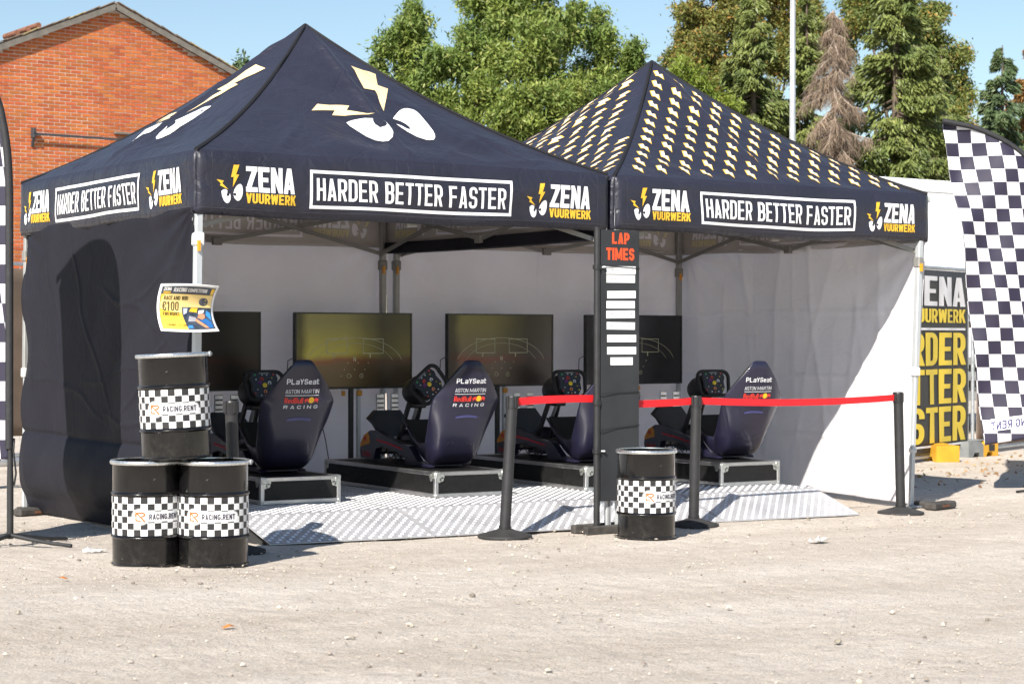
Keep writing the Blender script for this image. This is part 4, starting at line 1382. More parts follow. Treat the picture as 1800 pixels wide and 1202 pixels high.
_t = DRUMM.node_tree; _N = _t.nodes; _L = _t.links; _b = _N['Principled BSDF']
_src = _b.inputs['Base Color'].links[0].from_socket
_tc = _N.new('ShaderNodeTexCoord'); _sp = _N.new('ShaderNodeSeparateXYZ'); _L.new(_tc.outputs['Object'], _sp.inputs[0])
_mr = _N.new('ShaderNodeMapRange'); _mr.inputs[1].default_value = .0; _mr.inputs[2].default_value = .16; _mr.inputs[3].default_value = .13; _mr.inputs[4].default_value = .02; _L.new(_sp.outputs[2], _mr.inputs[0])
_nz = _N.new('ShaderNodeTexNoise'); _nz.inputs['Scale'].default_value = 34; _nz.inputs['Detail'].default_value = 8; _nz.inputs['Roughness'].default_value = .7; _L.new(_tc.outputs['Object'], _nz.inputs['Vector'])
_r = _N.new('ShaderNodeMapRange'); _r.inputs[1].default_value = .46; _r.inputs[2].default_value = .72; _L.new(_nz.outputs[0], _r.inputs[0])
_mu = _N.new('ShaderNodeMath'); _mu.operation = 'MULTIPLY'; _L.new(_mr.outputs[0], _mu.inputs[0]); _L.new(_r.outputs[0], _mu.inputs[1])
_mx = _N.new('ShaderNodeMix'); _mx.data_type = 'RGBA'; _L.new(_mu.outputs[0], _mx.inputs[0]); _L.new(_src, _mx.inputs[6]); _mx.inputs[7].default_value = (.20, .17, .14, 1)
_L.new(_mx.outputs[2], _b.inputs['Base Color'])
BAND = check_mat('chequer_band', 32, 6)
LET = M('dark_lettering', (.035, .03, .05), .5)
LOGO_O = M('orange_logo_print', (.72, .13, .025), .5)
Z0B, Z1B = .172, .378
SCUFF = M('scuff_grey', (.13, .125, .12), .8, 0, .3, 60)


def make_drum():
    r = empty('steel_drum')
    R_ = DR
    prof = [(R_ - .008, 0), (R_ + .003, .003), (R_ + .004, .012), (R_ - .002, .018), (R_ - .002, .148), (R_ + .004, .153), (R_ + .007, .160), (R_ + .004, .167), (R_ - .001, .171), (R_ - .001, .381),
            (R_ + .004, .386), (R_ + .007, .393), (R_ + .004, .400), (R_ - .002, .405), (R_ - .002, .548), (R_ + .002, .554), (R_ + .002, .566), (R_ - .006, .566), (R_ - .006, .548), (R_ - .03, .546), (.02, .546)]
    MB().lathe(prof, 64).build('body', DRUMM, r, 40)
    ring = [(R_ + .0022, .550), (R_ + .008, .550), (R_ + .011, .556), (R_ + .011, .566), (R_ + .007, .572), (R_ - .006, .572), (R_ - .0065, .5665)]
    rg = MB().lathe(ring, 64, (0, 0, 0), False, False).build('clamp_ring', RIMM, r, 60)
    mb = MB()
    mb.box((-.025, -R_ - .022, .552), (.03, -R_ - .009, .570), .003)
    mb.tube([(-.035, -R_ - .017, .561), (.045, -R_ - .017, .561)], .004, 8)
    mb.tube([(-.02, -R_ - .017, .548), (-.02, -R_ - .017, .574)], .006, 8)
    mb.build('ring_bolt', STEEL, rg, 40)
    n = 96; V = []; F = []; UV = []
    for k in range(n + 1):
        t = 2 * PI * k / n
        for z, v in ((Z0B, 0), (Z1B, 1)):
            V.append(((R_ + .001) * math.cos(t), (R_ + .001) * math.sin(t), z)); UV.append((k / n, v))
    for k in range(n):
        F.append((2 * k, 2 * k + 2, 2 * k + 3, 2 * k + 1))
    bd = mesh_obj('chequer_band', V, F, BAND, r, True, UV)
    MB().box((R_ - .004, -.002, .02), (R_ - .0008, .002, .146)).build('weld_seam', DRUMM, r)

    def cyl(u, v, off=.0022):           # u in chequers round the drum (32), v in rows (6)
        t = np.asarray(u) / 32 * 2 * PI
        return np.stack([(R_ + off) * np.cos(t), (R_ + off) * np.sin(t), Z0B + (Z1B - Z0B) * np.asarray(v) / 6], 1)
    decal('lettering', [text('RACING.RENT', 15.2, 2.57, .88, 4.95, w=.66, sx=.22, sy=.20, gap=.12)], cyl, LET, bd)
    kk = 1.25
    e = pen([(13.45, 2.9), (13.45, 2.55), (14.0, 2.5)], .2, .2) + pen([(13.45, 3.0)] + arc(13.62, 3.28, .2, .2, 180, 90, 4) + [(14.05, 3.48)] + arc(14.2, 3.28, .22, .22, 90, -90, 6) + [(13.95, 3.05), (14.5, 2.35)], .2, .2) + pen([(13.35, 3.65), (13.75, 3.2), (14.0, 2.9)], .16, .16)
    e = [[(13.95 + (a - 13.95) * kk, 3.0 + (b - 3.0) * kk) for a, b in p] for p in e]
    decal('emblem', [union(e)], cyl, LOGO_O, bd)
    # scuffs and flaked paint
    for k in range(9):
        t = RNG.uniform(0, 2 * PI); z = RNG.choice([RNG.uniform(.025, .14), RNG.uniform(.025, .14), RNG.uniform(.41, .54)])
        L_ = RNG.uniform(.003, .010); th = RNG.uniform(.0005, .0013); an = RNG.uniform(-1, 1)
        P = []
        for q, s_ in ((-1, 1), (-.3, 1.5), (.4, .8), (1, .4), (.5, -1), (-.2, -.8), (-.8, -1.2)):
            a_, b_ = q * L_, s_ * th
            P.append((t + (a_ * math.cos(an) - b_ * math.sin(an)) / R_, z + a_ * math.sin(an) + b_ * math.cos(an)))
        decal('scuff_mark', [union([P])], lambda a, b: np.stack([(R_ - .0016) * np.cos(a), (R_ - .0016) * np.sin(a), b], 1), SCUFF, r)
    return r


drum0 = make_drum()
# where the lettering faces: band centre (chequer 16.3) turned towards the camera plus an offset
def face_cam(x, y, offs):
    a = math.atan2(CAM.y - y, CAM.x - x)
    return a - 16.9 / 32 * 2 * PI + math.radians(offs)


BC_ = [(-.695, -.932, 22), (-.408, -1.127, 0), (2.63, -.905, 40)]
drum_lab = ('black steel drum on the ground, left one under the stacked drum', 'black steel drum on the ground, right one under the stacked drum', 'single black steel drum with chequered band standing before the lap times board')
for i, (x, y, of) in enumerate(BC_):
    o = drum0 if i == 0 else copy_tree(drum0)
    o.location = (x, y, gz(x, y) - .003)
    o.scale = (1, 1, .957)
    o.rotation_euler = (0, 0, face_cam(x, y, of))
    tag(o, drum_lab[i], 'drum', 'black drums with chequered bands')
ut = copy_tree(drum0)
ut.scale = (1, 1, .957)
ux, uy = -.578, -1.045
ut.location = (ux, uy, gz(-.6, -1.0) + (DH + .0045) * .957)
ut.rotation_euler = (Matrix.Rotation(math.radians(-2.6), 4, Vector((CF.x, CF.y, 0))) @ Matrix.Rotation(face_cam(ux, uy, 0), 4, 'Z')).to_euler()
tag(ut, 'black steel drum stacked on top of the two others, slightly tilted', 'drum', 'black drums with chequered bands')

# ------------------------------------------------------------------ belt stanchions
BELT = M('red_belt', (.72, .012, .018), .55, 0, .06, 30, .1, 200)
POSTM = M('stanchion_black', (.022, .022, .023), .5, 0, .2, 14, .05, 90, rvar=.08)


def ribbon(pts, h, n=24, sag=0.0, th=.0012):
    a, b = Vector(pts[0]), Vector(pts[1])
    d = (b - a); side = Vector((-d.y, d.x, 0)).normalized()
    V = []; F = []
    for i in range(n + 1):
        t = i / n; p = a + d * t
        z = p.z - sag * 4 * t * (1 - t)
        w = .004 * math.sin(t * 9) 
        for sd in (-1, 1):
            q = p + side * (w + sd * th)
            V.append((q.x, q.y, z - h / 2)); V.append((q.x + side.x * .004 * math.sin(t * 5), q.y + side.y * .004 * math.sin(t * 5), z + h / 2))
    for i in range(n):
        k = 4 * i
        F += [(k, k + 4, k + 5, k + 1), (k + 2, k + 3, k + 7, k + 6), (k + 1, k + 5, k + 7, k + 3), (k, k + 2, k + 6, k + 4)]
    F += [(0, 1, 3, 2), (4 * n, 4 * n + 2, 4 * n + 3, 4 * n + 1)]
    return V, F


def stanchion(x, y, top, lean, label):
    z = gz(x, y)
    r = empty('belt_stanchion', (x, y, z - .002))
    H = top - z
    MB().lathe([(.168, 0), (.170, .008), (.166, .016), (.12, .028), (.06, .045), (.05, .05)], 40).build('base', RUBBER, r, 40)
    t = Vector((lean[0], lean[1], H))
    b0 = Vector((0, 0, .045))
    at = lambda k: b0 + (t - b0) * k
    MB().tube([at(0), at(.93)], .0345, 24).build('post', POSTM, r, 50)
    MB().tube([at(-.005), at(.03)], .039, 24).build('collar', PLASTIC_B, r, 50)
    hd = MB().tube([at(.905), at(.99)], .037, 24).tube([at(.99), at(1.0)], [.037, .033], 24).build('belt_head', PLASTIC_B, r, 50)
    c = at(.955)
    for a in (0, 90, 180, 270):
        v = Vector((math.cos(math.radians(a + 6)), math.sin(math.radians(a + 6)), 0))
        MB().bar(c + v * .036 - Vector((0, 0, .034)), c + v * .036 + Vector((0, 0, .034)), .022, .018, (v.x, v.y, 0), .003).build('belt_slot', PLASTIC_B, hd)
    tag(r, label, 'stanchion', 'black belt stanchions')
    return r, Vector((x, y, z)) + c


st0, h0 = stanchion(-.02, -.58, .945, (-.03, 0), 'black belt stanchion half hidden behind the stacked drums')
st1, h1 = stanchion(1.84, -.50, .935, (.055, 0), 'black belt stanchion left of the lap times board')
st2, h2 = stanchion(3.41, -.42, .91, (.02, 0), 'black belt stanchion right beside the single drum')
st3, h3 = stanchion(5.45, -.32, .90, (-.03, 0), 'black belt stanchion before the white side wall, rightmost')


def belt(root, a, b, sag):
    V, F = ribbon((a, b), .047, 30, sag)
    o = Vector(root.location)
    return mesh_obj('belt', [tuple(Vector(v) - o) for v in V], F, BELT, root)


SGX, SGY = 2.545, -.50
belt(st1, h1 + Vector((.038, 0, 0)), Vector((SGX - .005, SGY + .035, .905)), -.006)
belt(st2, h2 + Vector((-.038, 0, 0)), Vector((2.90, -.46, .865)), .004)
belt(st3, h2 + Vector((.038, .0, 0)), h3 + Vector((-.045, 0, -.004)), .022)

# ------------------------------------------------------------------ lap times board
sz = gz(SGX, SGY)
sg = tag(empty('lap_times_board', (SGX, SGY, sz)), 'tall black lap times board with white paper strips on a pole', 'sign')
BRD = M('board_black', (.024, .026, .029), .5, 0, .18, 5, .06, 40, rvar=.1)
MB().tube([(0, 0, .0), (0, 0, 1.99 - sz)], .0205, 20).build('pole', POSTM, sg, 50)
MB().lathe([(.0215, 0), (.0215, .012), (.01, .018)], 16, (0, 0, 1.985 - sz), False).build('pole_cap', PLASTIC_B, sg, 40)
b0, b1 = .25 - sz, 1.985 - sz
MB().box((.024, -.008, b0), (.335, .022, b1), .003).build('board', BRD, sg)
FB = lambda off: (lambda a, b: np.stack([a, np.full_like(a, -.008 - off), b], 1))
LAPC = M('orange_red_lettering', (.85, .085, .02), .5, var=.05)
HZ = dict(w=.58, sx=.225, sy=.20, gap=.08)
decal('heading_lettering', [text('LAP', .112, 1.897 - sz, .072, .140, **HZ), text('TIMES', .066, 1.793 - sz, .078, .226, **HZ)], FB(.0015), LAPC, sg)
PAP = M('white_paper', (.82, .82, .81), .6, var=.03)
INK = M('faint_ink', (.13, .13, .16), .7)
sgpx = [(.067, 1.728, .235, .05, 1), (.069, 1.672, .228, .05, 1), (.075, 1.570, .228, .048, 2), (.069, 1.506, .227, .048, 1), (.068, 1.443, .228, .049, 2), (.071, 1.372, .226, .048, -1), (.075, 1.290, .232, .047, 0), (.075, 1.212, .232, .048, 0), (.102, 1.144, .178, .05, 0)]
for i, (x, z, w_, h_, tl) in enumerate(sgpx):
    a = math.radians(tl * .5)
    p = MB().box((0, -.0025, -h_ / 2), (w_, 0, h_ / 2)).build('paper_strip', PAP, sg)
    p.location = (x, -.0085, z - sz); p.rotation_euler = (0, -a, 0)
    if i < 7:
        ln = []
        for k in range(9):
            if RNG.random() < .75:
                x0 = .025 + .012 * k if k < 5 else w_ - .06 + .012 * (k - 5)
                y0 = RNG.uniform(-.012, -.004); y1 = RNG.uniform(.002, .012)
                ln += pen([(x0, y0), (x0 + RNG.uniform(-.003, .006), y1), (x0 + .008, y0 + .006)],   .0032, .0032)
        if ln:
            decal('handwriting', [union(ln)], lambda q, b: np.stack([q, np.full_like(q, -.0031), b], 1), INK, p)
for z in (1.745, .88, .57):
    MB().tube([(-.001, 0, z - sz - .014), (-.001, 0, z - sz + .014)], .027, 20).build('pole_clamp', PLASTIC_B, sg, 50)
for z in (1.745, .57):
    q = MB().tube([(.03, -.012, z - sz), (.045, -.03, z - sz)], .008, 10).build('clamp_bolt', STEEL, sg, 50)
for z0, z1 in ((1.755, 1.742), (.935, .943), (.70, .728)):
    MB().tube([(-.022, -.004, z0 - sz), (.02, -.022, z0 - sz), (.16, -.0125, (z0 + z1) / 2 - sz + .002), (.334, -.013, z1 - sz), (.343, .008, z1 - sz), (.33, .03, z1 - sz), (0, .024, z0 - sz)], .0032, 6).build('cable_tie', PLASTIC_B, sg, 60)
for x in (.10, .185):
    MB().box((x, .026, .02), (x + .036, .056, 1.5), .003).build('support_profile', ALUP, sg)
    MB().box((x + .012, .0235, .02), (x + .024, .0265, .25)).build('profile_slot', M('slot_grey', (.25, .25, .26), .5), sg)
bs = MB().box((-.13, -.075, -.012), (.27, -.025, .045), .008).box((-.13, .06, -.012), (.27, .11, .045), .008).box((.02, -.03, -.012), (.24, .065, .018), .005)
bs.build('base', M('dirty_rubber', (.05, .045, .04), .85, 0, .5, 12, .4, 60), sg)

# ------------------------------------------------------------------ poster tied to the front leg
pz0, pz1 = 1.332, 1.602
px0, px1 = -.245, .105
PYL = M('poster_yellow', (.88, .56, .06), .45, var=.06)
def pcurve(a, b, off=0.0):
    """a 0..1 across, b 0..1 up"""
    a = np.asarray(a, float); b = np.asarray(b, float)
    c = (2 * b - 1)
    y = -.03 - .13 * (np.abs(c) ** 2.0) * (.25 + .75 * a) - .015 * np.sin(a * 3.0)
    x = px0 + (px1 - px0) * a - .012 * (1 - c * c) - .03 * a * c * c
    z = pz0 + (pz1 - pz0) * b + .012 * np.sin(a * PI) * (b - .5) - .012 * a * b
    return np.stack([x, y - off, z], 1)


po = grid_obj('poster', lambda u, v: pcurve(u, v), 30, 24, M('poster_white', (.82, .82, .82), .45, var=.02), None, .0015)
tag(po, 'curled yellow and white race competition poster tied to the tent leg', 'poster')
def pr_(name, polys, mat, off=.002, step=.05):
    return decal(name, polys, lambda a, b: pcurve(a, b, off), mat, po)
rcp = lambda x0, y0, x1, y1: [(x0, y0), (x1, y0), (x1, y1), (x0, y1)]
DKP = M('poster_dark', (.07, .085, .11), .45)
pr_('printed_border', [union([rcp(.04, .05, .96, .95)], .04)], DKP, .0015)
pr_('printed_ground', [union([rcp(.048, .06, .952, .79)], .04)], PYL, .003)
pr_('printed_pale_patch', [union([[(.35, .40), (.95, .40), (.95, .785), (.10, .785), (.048, .62), (.048, .48)]], .04)], M('poster_cream', (.88, .66, .26), .45, var=.08), .0042)
pr_('printed_heading', [text('RACING', .24, .835, .085, .22, w=.5, sx=.18, sy=.18, gap=.06), text('COMPETITION', .48, .835, .075, .34, w=.5, sx=.18, sy=.18, gap=.06), text('ZENA', .07, .86, .07, .13, **ZENA)], PAP, .0035)
pr_('printed_heading', [text('TROPHY', .07, .80, .045, .13, **ZENA)], PYL, .0035)
pr_('printed_tab', [union([rcp(.89, .805, .945, .93)])], PYL, .0035)
TXT = dict(w=.46, sx=.15, sy=.15, gap=.08)
PTX = M('poster_text', (.10, .075, .02), .5)
for w in (text('RACE', .10, .665, .085, .145, **TXT), text('AND', .26, .665, .085, .115, **TXT), text('WIN', .40, .665, .085, .105, **TXT), text('€100', .09, .44, .19, .27, w=.46, sx=.15, sy=.13, gap=.1), text('FIREWORKS', .09, .335, .075, .28, **TXT), text('3 ROUNDS - 0.5 COIN', .12, .12, .045, .34, **TXT)):
    pr_('printed_text', [w], PTX, .0052)
pr_('printed_roundel', [disc(.80, .64, .085)], DKP, .0052)
pr_('printed_roundel', [union([[(.73, .64), (.77, .69), (.80, .65), (.83, .69), (.87, .64), (.83, .59), (.80, .62), (.77, .59)]])], PYL, .0064)
pr_('printed_photo', [union([[(.47, .06), (.95, .06), (.95, .52), (.42, .52), (.42, .36)]], .04)], M('photo_dark', (.04, .055, .08), .45, 0, .6, 25), .0054)
for nm, P, cc in (('r', [(.44, .36), (.50, .40), (.52, .50), (.44, .50)], (.45, .5, .6)), ('s', [(.54, .43), (.68, .41), (.70, .51), (.58, .51)], (.85, .5, .03)), ('h', [(.70, .38), (.80, .40), (.82, .47), (.72, .46)], (.7, .7, .75)),
                  ('f', [(.68, .30), (.76, .26), (.82, .30), (.82, .38), (.72, .39)], (.6, .24, .13)), ('a', [(.62, .24), (.66, .28), (.80, .14), (.84, .08), (.78, .08)], (.62, .26, .14)), ('t', [(.70, .24), (.84, .28), (.92, .20), (.92, .08), (.84, .08), (.80, .17)], (.02, .12, .35)),
                  ('g', [(.50, .22), (.62, .22), (.66, .30), (.54, .34)], (.3, .3, .33)), ('b', [(.84, .36), (.93, .24), (.93, .40), (.86, .46)], (.04, .22, .6)), ('k', [(.46, .08), (.56, .08), (.56, .14), (.49, .14)], (.03, .2, .6))):
    pr_('printed_photo', [union([P], .04)], M('photo_' + nm, cc, .5), .0066)

# ------------------------------------------------------------------ feather flags
FLAGM = check_mat('chequer_flag', 1, 1, False, (.035, .03, .06), (.80, .80, .82), .6)
# flags let some light through
_t = FLAGM.node_tree
_tr = _t.nodes.new('ShaderNodeBsdfTranslucent'); _ms = _t.nodes.new('ShaderNodeMixShader'); _ms.inputs[0].default_value = .25
_b = _t.nodes['Principled BSDF']
_t.links.new(_b.inputs['Base Color'].links[0].from_socket, _tr.inputs[0])
_t.links.new(_b.outputs[0], _ms.inputs[1]); _t.links.new(_tr.outputs[0], _ms.inputs[2]); _t.links.new(_ms.outputs[0], _t.nodes['Material Output'].inputs[0])
FT = .97          # reach of the curved top
def pole_w(h):
    """offset of the bent pole towards the free edge at height h"""
    h = np.asarray(h, float)
    k = np.clip((h - 1.95) / (3.16 - 1.95), 0, 1)
    return FT * (1 - np.sqrt(np.maximum(0, 1 - k ** 2.4))) * .55 + FT * .45 * k ** 5


def feather_flag(base, dirv, label, seed, mirror, sq=.113, feet=None, wob=.05):
    bz = gz(base[0], base[1])
    r = tag(empty('feather_flag', (base[0], base[1], bz)), label, 'flag', 'chequered feather flags')
    d = Vector((dirv[0], dirv[1], 0)).normalized(); n = Vector((-d.y, d.x, 0))
    hs = np.concatenate([np.linspace(.04, 1.95, 12), np.linspace(2.0, 3.16, 26)])
    P = [d * float(pole_w(h)) + Vector((0, 0, float(h))) for h in hs]
    rad = [.019 if h < .55 else .014 - .006 * max(0, (h - .55) / 2.6) for h in hs]
    MB().tube(P, rad, 10).build('pole', POSTM, r, 60)
    H0, H1 = .50, 3.15

    def fw_(h):      # free edge offset
        return .62 + (FT - .62) * np.clip((h - H0) / (H1 - H0), 0, 1) ** 1.1

    def fl(u, v):
        h = H0 + (H1 - H0) * v
        w0 = pole_w(h) + .012; w1 = np.maximum(fw_(h), w0 + .002)
        w = w0 + (w1 - w0) * u
        drop = .10 * u * np.clip(1 - v, 0, 1)
        o = wob * u * (np.sin(w * 5 + h * 2.2 + seed) * .7 + vnoise(w * 3 + h, h * 1.4, seed)) + wob * .8 * u * np.abs(np.sin((w * 2.2 - h * 1.3 + seed) * 1.6)) ** 4
        return w, h - drop, o

    def pos(w, h, o):
        return np.stack([d.x * w + n.x * o, d.y * w + n.y * o, h], 1)
    NU, NV = 44, 130
    u, v = np.meshgrid(np.linspace(0, 1, NU + 1), np.linspace(0, 1, NV + 1), indexing='ij')
    w, h, o = fl(u.ravel(), v.ravel())
    V = pos(w, h, o)
    UV = np.stack([(fw_(h) - w) / sq + 40, (h - H0) / sq + 40], 1)
    F = [(i * (NV + 1) + j, (i + 1) * (NV + 1) + j, (i + 1) * (NV + 1) + j + 1, i * (NV + 1) + j + 1) for i in range(NU) for j in range(NV)]
    ob = mesh_obj('flag_cloth', V, F, FLAGM, r, True, UV)
    ob.modifiers.new('solid', 'SOLIDIFY').thickness = .0012
    # black sleeve round the pole
    hh = [x for x in hs if x >= H0]
    MB().tube([d * (float(pole_w(x)) + .006) + Vector((0, 0, float(x) + (.012 if x > 2.5 else 0))) for x in hh], [.023] * len(hh), 10).build('pole_sleeve', M('sleeve_black', (.02, .02, .022), .7, 0, .2, 20, .2, 80), r, 60)
    # lettering near the foot of the flag, on a white patch
    def on(a, b, off):
        uu = np.clip((a - pole_w(b) - .012) / (fw_(b) - pole_w(b) - .012), 0, 1)
        ww, h2, oo = fl(uu, (b - H0) / (H1 - H0))
        return pos(ww, h2, oo + off)
    for sgn in (-1, 1):
        pw, pt = union([rcp(.10, .60, .56, .70)], .05)
        decal('white_patch', [(pw, pt)], lambda a, b: on(a, b, sgn * .003), PRINTW, ob)
        tv, tt = text('RACING.RENT', 0, .61, .068, .44, w=.66, sx=.20, sy=.19, gap=.12)
        if mirror: tv = [(.12 + a, b) for a, b in tv]
        else: tv = [(.54 - a, b) for a, b in tv]
        decal('lettering', [(tv, tt)], lambda a, b: on(a, b, sgn * .0045), M('navy_lettering', (.04, .035, .12), .6), ob)
    # ground spike cross
    for k, an in enumerate(feet or (20, 140, 260, 330)):
        v = Vector((math.cos(math.radians(an)), math.sin(math.radians(an)), 0))
        pts = []
        for t in (0, .3, .7, 1):
            q = v * (.42 * t); gzd = gz(base[0] + q.x, base[1] + q.y) - bz
            pts.append(q + Vector((0, 0, gzd + .012 + .05 * (1 - t) ** 1.5)))
        MB().tube(pts, [.014, .012, .011, .011], 8).build('foot', POSTM, r, 60)
    MB().tube([(.02, -.01, .35), (.03, -.012, .42), (.012, -.02, .55), (.024, .0, .62)], .006, 6).build('tether', PLASTIC_B, r, 60)
    return r


feather_flag((-.93, .52), (-.8, .6), 'black and white chequered feather flag at the left edge, before the brick building', 3, False, feet=(-55, 20, 130, 215))
feather_flag((8.24, .585), (-.83, .557), 'black and white chequered feather flag at the right edge, before the wire fence', 6, True, feet=(170, 80, 290, 350), wob=.11)

# ------------------------------------------------------------------ site fence on the right with printed banner
def fence_panel(p0, dirv, w, label, cover):
    r = tag(empty('site_fence', (p0[0], p0[1], gz(*p0))), label, 'fence', 'temporary site fences')
    d = Vector((dirv[0], dirv[1], 0)).normalized()
    n = Vector((d.y, -d.x, 0))
    P = lambda a, z, o=0: d * a + n * o + Vector((0, 0, z))
    for a in (0, w):
        MB().tube([P(a, .02), P(a, 2.06)], .02, 12).build('frame_post', STEEL, r, 50)
    for z in (.055, 2.03):
        MB().tube([P(0, z), P(w, z)], .018, 12).build('frame_rail', STEEL, r, 50)
    wm = MB()
    for k in range(1, int(w / .1)):
        wm.tube([P(k * .1, .14), P(k * .1, 2.03)], .002, 4, False)
    for k in range(1, 8):
        wm.tube([P(0, .14 + k * .235), P(w, .14 + k * .235)], .002, 4, False)
    tag(wm.build('wire_mesh', STEEL, r), kind='stuff')
    for z in (1.65, .95, .45):
        MB().tube([P(w - .02, z, .024), P(w + .03, z, .024)], .006, 6).build('tie_wire', PLASTIC_B, r)
    return r, P


fd = (.94, .342)
w1f = 3.4
e1 = (10.93, 4.05)
s1 = (e1[0] - fd[0] * w1f, e1[1] - fd[1] * w1f)
f1, P1 = fence_panel(s1, fd, w1f, 'site fence panel with black and yellow printed banner beside the tent', True)
BAN = M('banner_black', (.035, .033, .032), .55, 0, .2, 3, .1, 30)
bw0, bw1 = .1, w1f - .05
V = []; F = []
nb = 60
ban = grid_obj('banner', lambda u, v: np.array([P1(bw0 + (bw1 - bw0) * a, .095 + 1.91 * b, .026 + .006 * math.sin(a * 40) * math.sin(b * PI) + .004 * math.sin(a * 19 + b * 7)) for a, b in zip(u, v)]), 60, 14, BAN, f1, .002)
fb = lambda off: (lambda a, b: np.array([P1(x, z, .030 + off + .006 * math.sin((x - bw0) / (bw1 - bw0) * 40) * math.sin((z - .095) / 1.91 * PI) + .004 * math.sin((x - bw0) / (bw1 - bw0) * 19 + (z - .095) / 1.91 * 7)) for x, z in zip(a, b)]))
BW = w1f - .13
IM = dict(w=.56, sx=.21, sy=.15, gap=.05, ref=.12)


def rtext(s, z, h, wd, **k):
    v, t = text(s, 0, z, h, wd, **k)
    return [(a + BW - wd, b) for a, b in v], t


decal('banner_lettering', [rtext('ZENA', 1.63, .31, 1.45, **IM), union([rcp(.2, 1.375, BW, 1.40)], .1), union([rcp(.2, .150, BW - .02, .172)], .1)], fb(.004), M('banner_white', (.72, .70, .70), .55), ban)
decal('banner_lettering', [rtext('VUURWERK', 1.455, .145, 1.40, **IM), rtext('HARDER', 1.005, .345, 2.13, **IM), rtext('BETTER', .60, .365, 2.13, **IM), rtext('FASTER', .195, .373, 2.13, **IM)], fb(.004), M('banner_yellow', (.80, .58, .05), .55, var=.12, scale=1.5), ban)

def tarp(P, w, name, mat, root, z0=.09, z1=1.98):
    o = grid_obj(name, lambda u, v: np.array([P(.05 + (w - .1) * a, z0 + (z1 - z0) * b, .024 + .008 * math.sin(a * 30 + b * 3) * math.sin(b * PI)) for a, b in zip(u, v)]), 40, 12, mat, root, .002)
    return o


TARP = M('brown_mesh_tarp', (.16, .115, .085), .8, 0, .15, 4, .1, 60)
s2 = (e1[0] + fd[0] * .16, e1[1] + fd[1] * .16)
f2, P2 = fence_panel(s2, fd, 3.4, 'site fence panel covered with brown tarpaulin behind the right flag', True)
tarp(P2, 3.4, 'tarpaulin', TARP, f2)
MB().box((-.09, -.03, 1.40), (.03, .03, 1.47), .005).build('coupler', M('brass_coupler', (.25, .20, .08), .5, .7), f2)
# fence blocks
YB = M('yellow_block', (.56, .29, .02), .6, 0, .15, 6, .2, 40)
GB = M('grey_block', (.20, .21, .21), .7, 0, .2, 6, .25, 40)


def fence_block(x, y, rz, label, a, b):
    r = tag(empty('fence_block', (x, y, gz(x, y)), rz), label, 'fence foot', 'fence foot blocks')
    prof = [(0, 0), (.05, 0), (.08, .05), (.16, .05), (.19, 0), (.27, 0), (.27, .17), (.05, .17), (0, .13)]
    for sx_, mt, nm in ((1, a, 'half_block'), (-1, b, 'half_block')):
        MB().prism(prof, lambda q, z: (sx_ * q, -.13, z), lambda q, z: (sx_ * q, .13, z)).build(nm, mt, r)
    MB().box((-.08, -.10, .17), (.10, .10, .182), .004).build('top_rib', b, r)
    MB().box((.10, -.135, .06), (.20, -.1305, .13)).build('grip_recess', PLASTIC_B, r)
    return r


fence_block(e1[0] + .05, e1[1] - .05, .12, 'half grey half yellow plastic fence foot under the panel joint', YB, GB)
fence_block(s1[0] + fd[0] * 2.55, s1[1] + fd[1] * 2.55 - .02, 1.2, 'yellow fence foot beneath the printed banner', YB, YB)

# ------------------------------------------------------------------ white box trailer behind the fence
tr = tag(empty('box_trailer', (11.2, 7.0, gz(8, 4))), 'white box trailer standing behind the site fence', 'trailer')
TW = M('trailer_white', (.80, .80, .80), .4, 0, .03, 2, .02, 20)
TZ = 3.33 - gz(8, 4)
MB().box((0, 0, .95), (9.5, 2.45, TZ), .03).build('box_body', TW, tr)
MB().box((-.01, -.012, TZ - .16), (9.51, .0, TZ - .03), .004).build('roof_rail', TW, tr)
MB().box((-.01, -.012, .93), (9.51, -.0, 1.03), .004).build('lower_rail', ALU, tr)
for k in range(1, 9):
    MB().box((k * 1.05, -.004, 1.04), (k * 1.05 + .012, .001, TZ - .17)).build('panel_seam', M('seam_grey', (.55, .55, .55), .5), tr)
MB().box((2.05, -.016, TZ - .28), (2.24, -.002, TZ - .22), .004).build('marker_lamp', M('lamp_grey', (.45, .48, .45), .3), tr)
MB().box((.3, .3, .62), (9.2, .45, .94)).build('chassis_beam', M('chassis_dark', (.03, .03, .03), .6), tr)
MB().box((.3, 2.0, .62), (9.2, 2.15, .94)).build('chassis_beam', M('chassis_dark', (.03, .03, .03), .6), tr)
for z in (.45, .72):
    MB().box((1.2, -.005, z), (6.0, .03, z + .12), .006).build('side_guard', ALU, tr)
TY = M('tyre', (.02, .02, .02), .85, 0, .2, 20, .3, 60)
for x in (6.6, 7.9):
    for y in (.02, 2.15):
        wl = MB().lathe([(.28, 0), (.46, .0), (.49, .04), (.49, .22), (.46, .27), (.28, .27)], 36, (0, 0, 0), False, False).build('wheel', TY, tr, 40)
        wl.location = (x, y, .49); wl.rotation_euler = (-PI / 2, 0, 0)
        MB().lathe([(.0, .06), (.10, .05), (.2, .09), (.281, .03), (.281, .25), (0, .25)], 24, (0, 0, 0), False, False).build('rim', STEEL, wl, 40)
for x in (.9, 1.6):
    MB().box((x, .25, 0), (x + .1, .35, .63)).build('landing_leg', STEEL, tr)

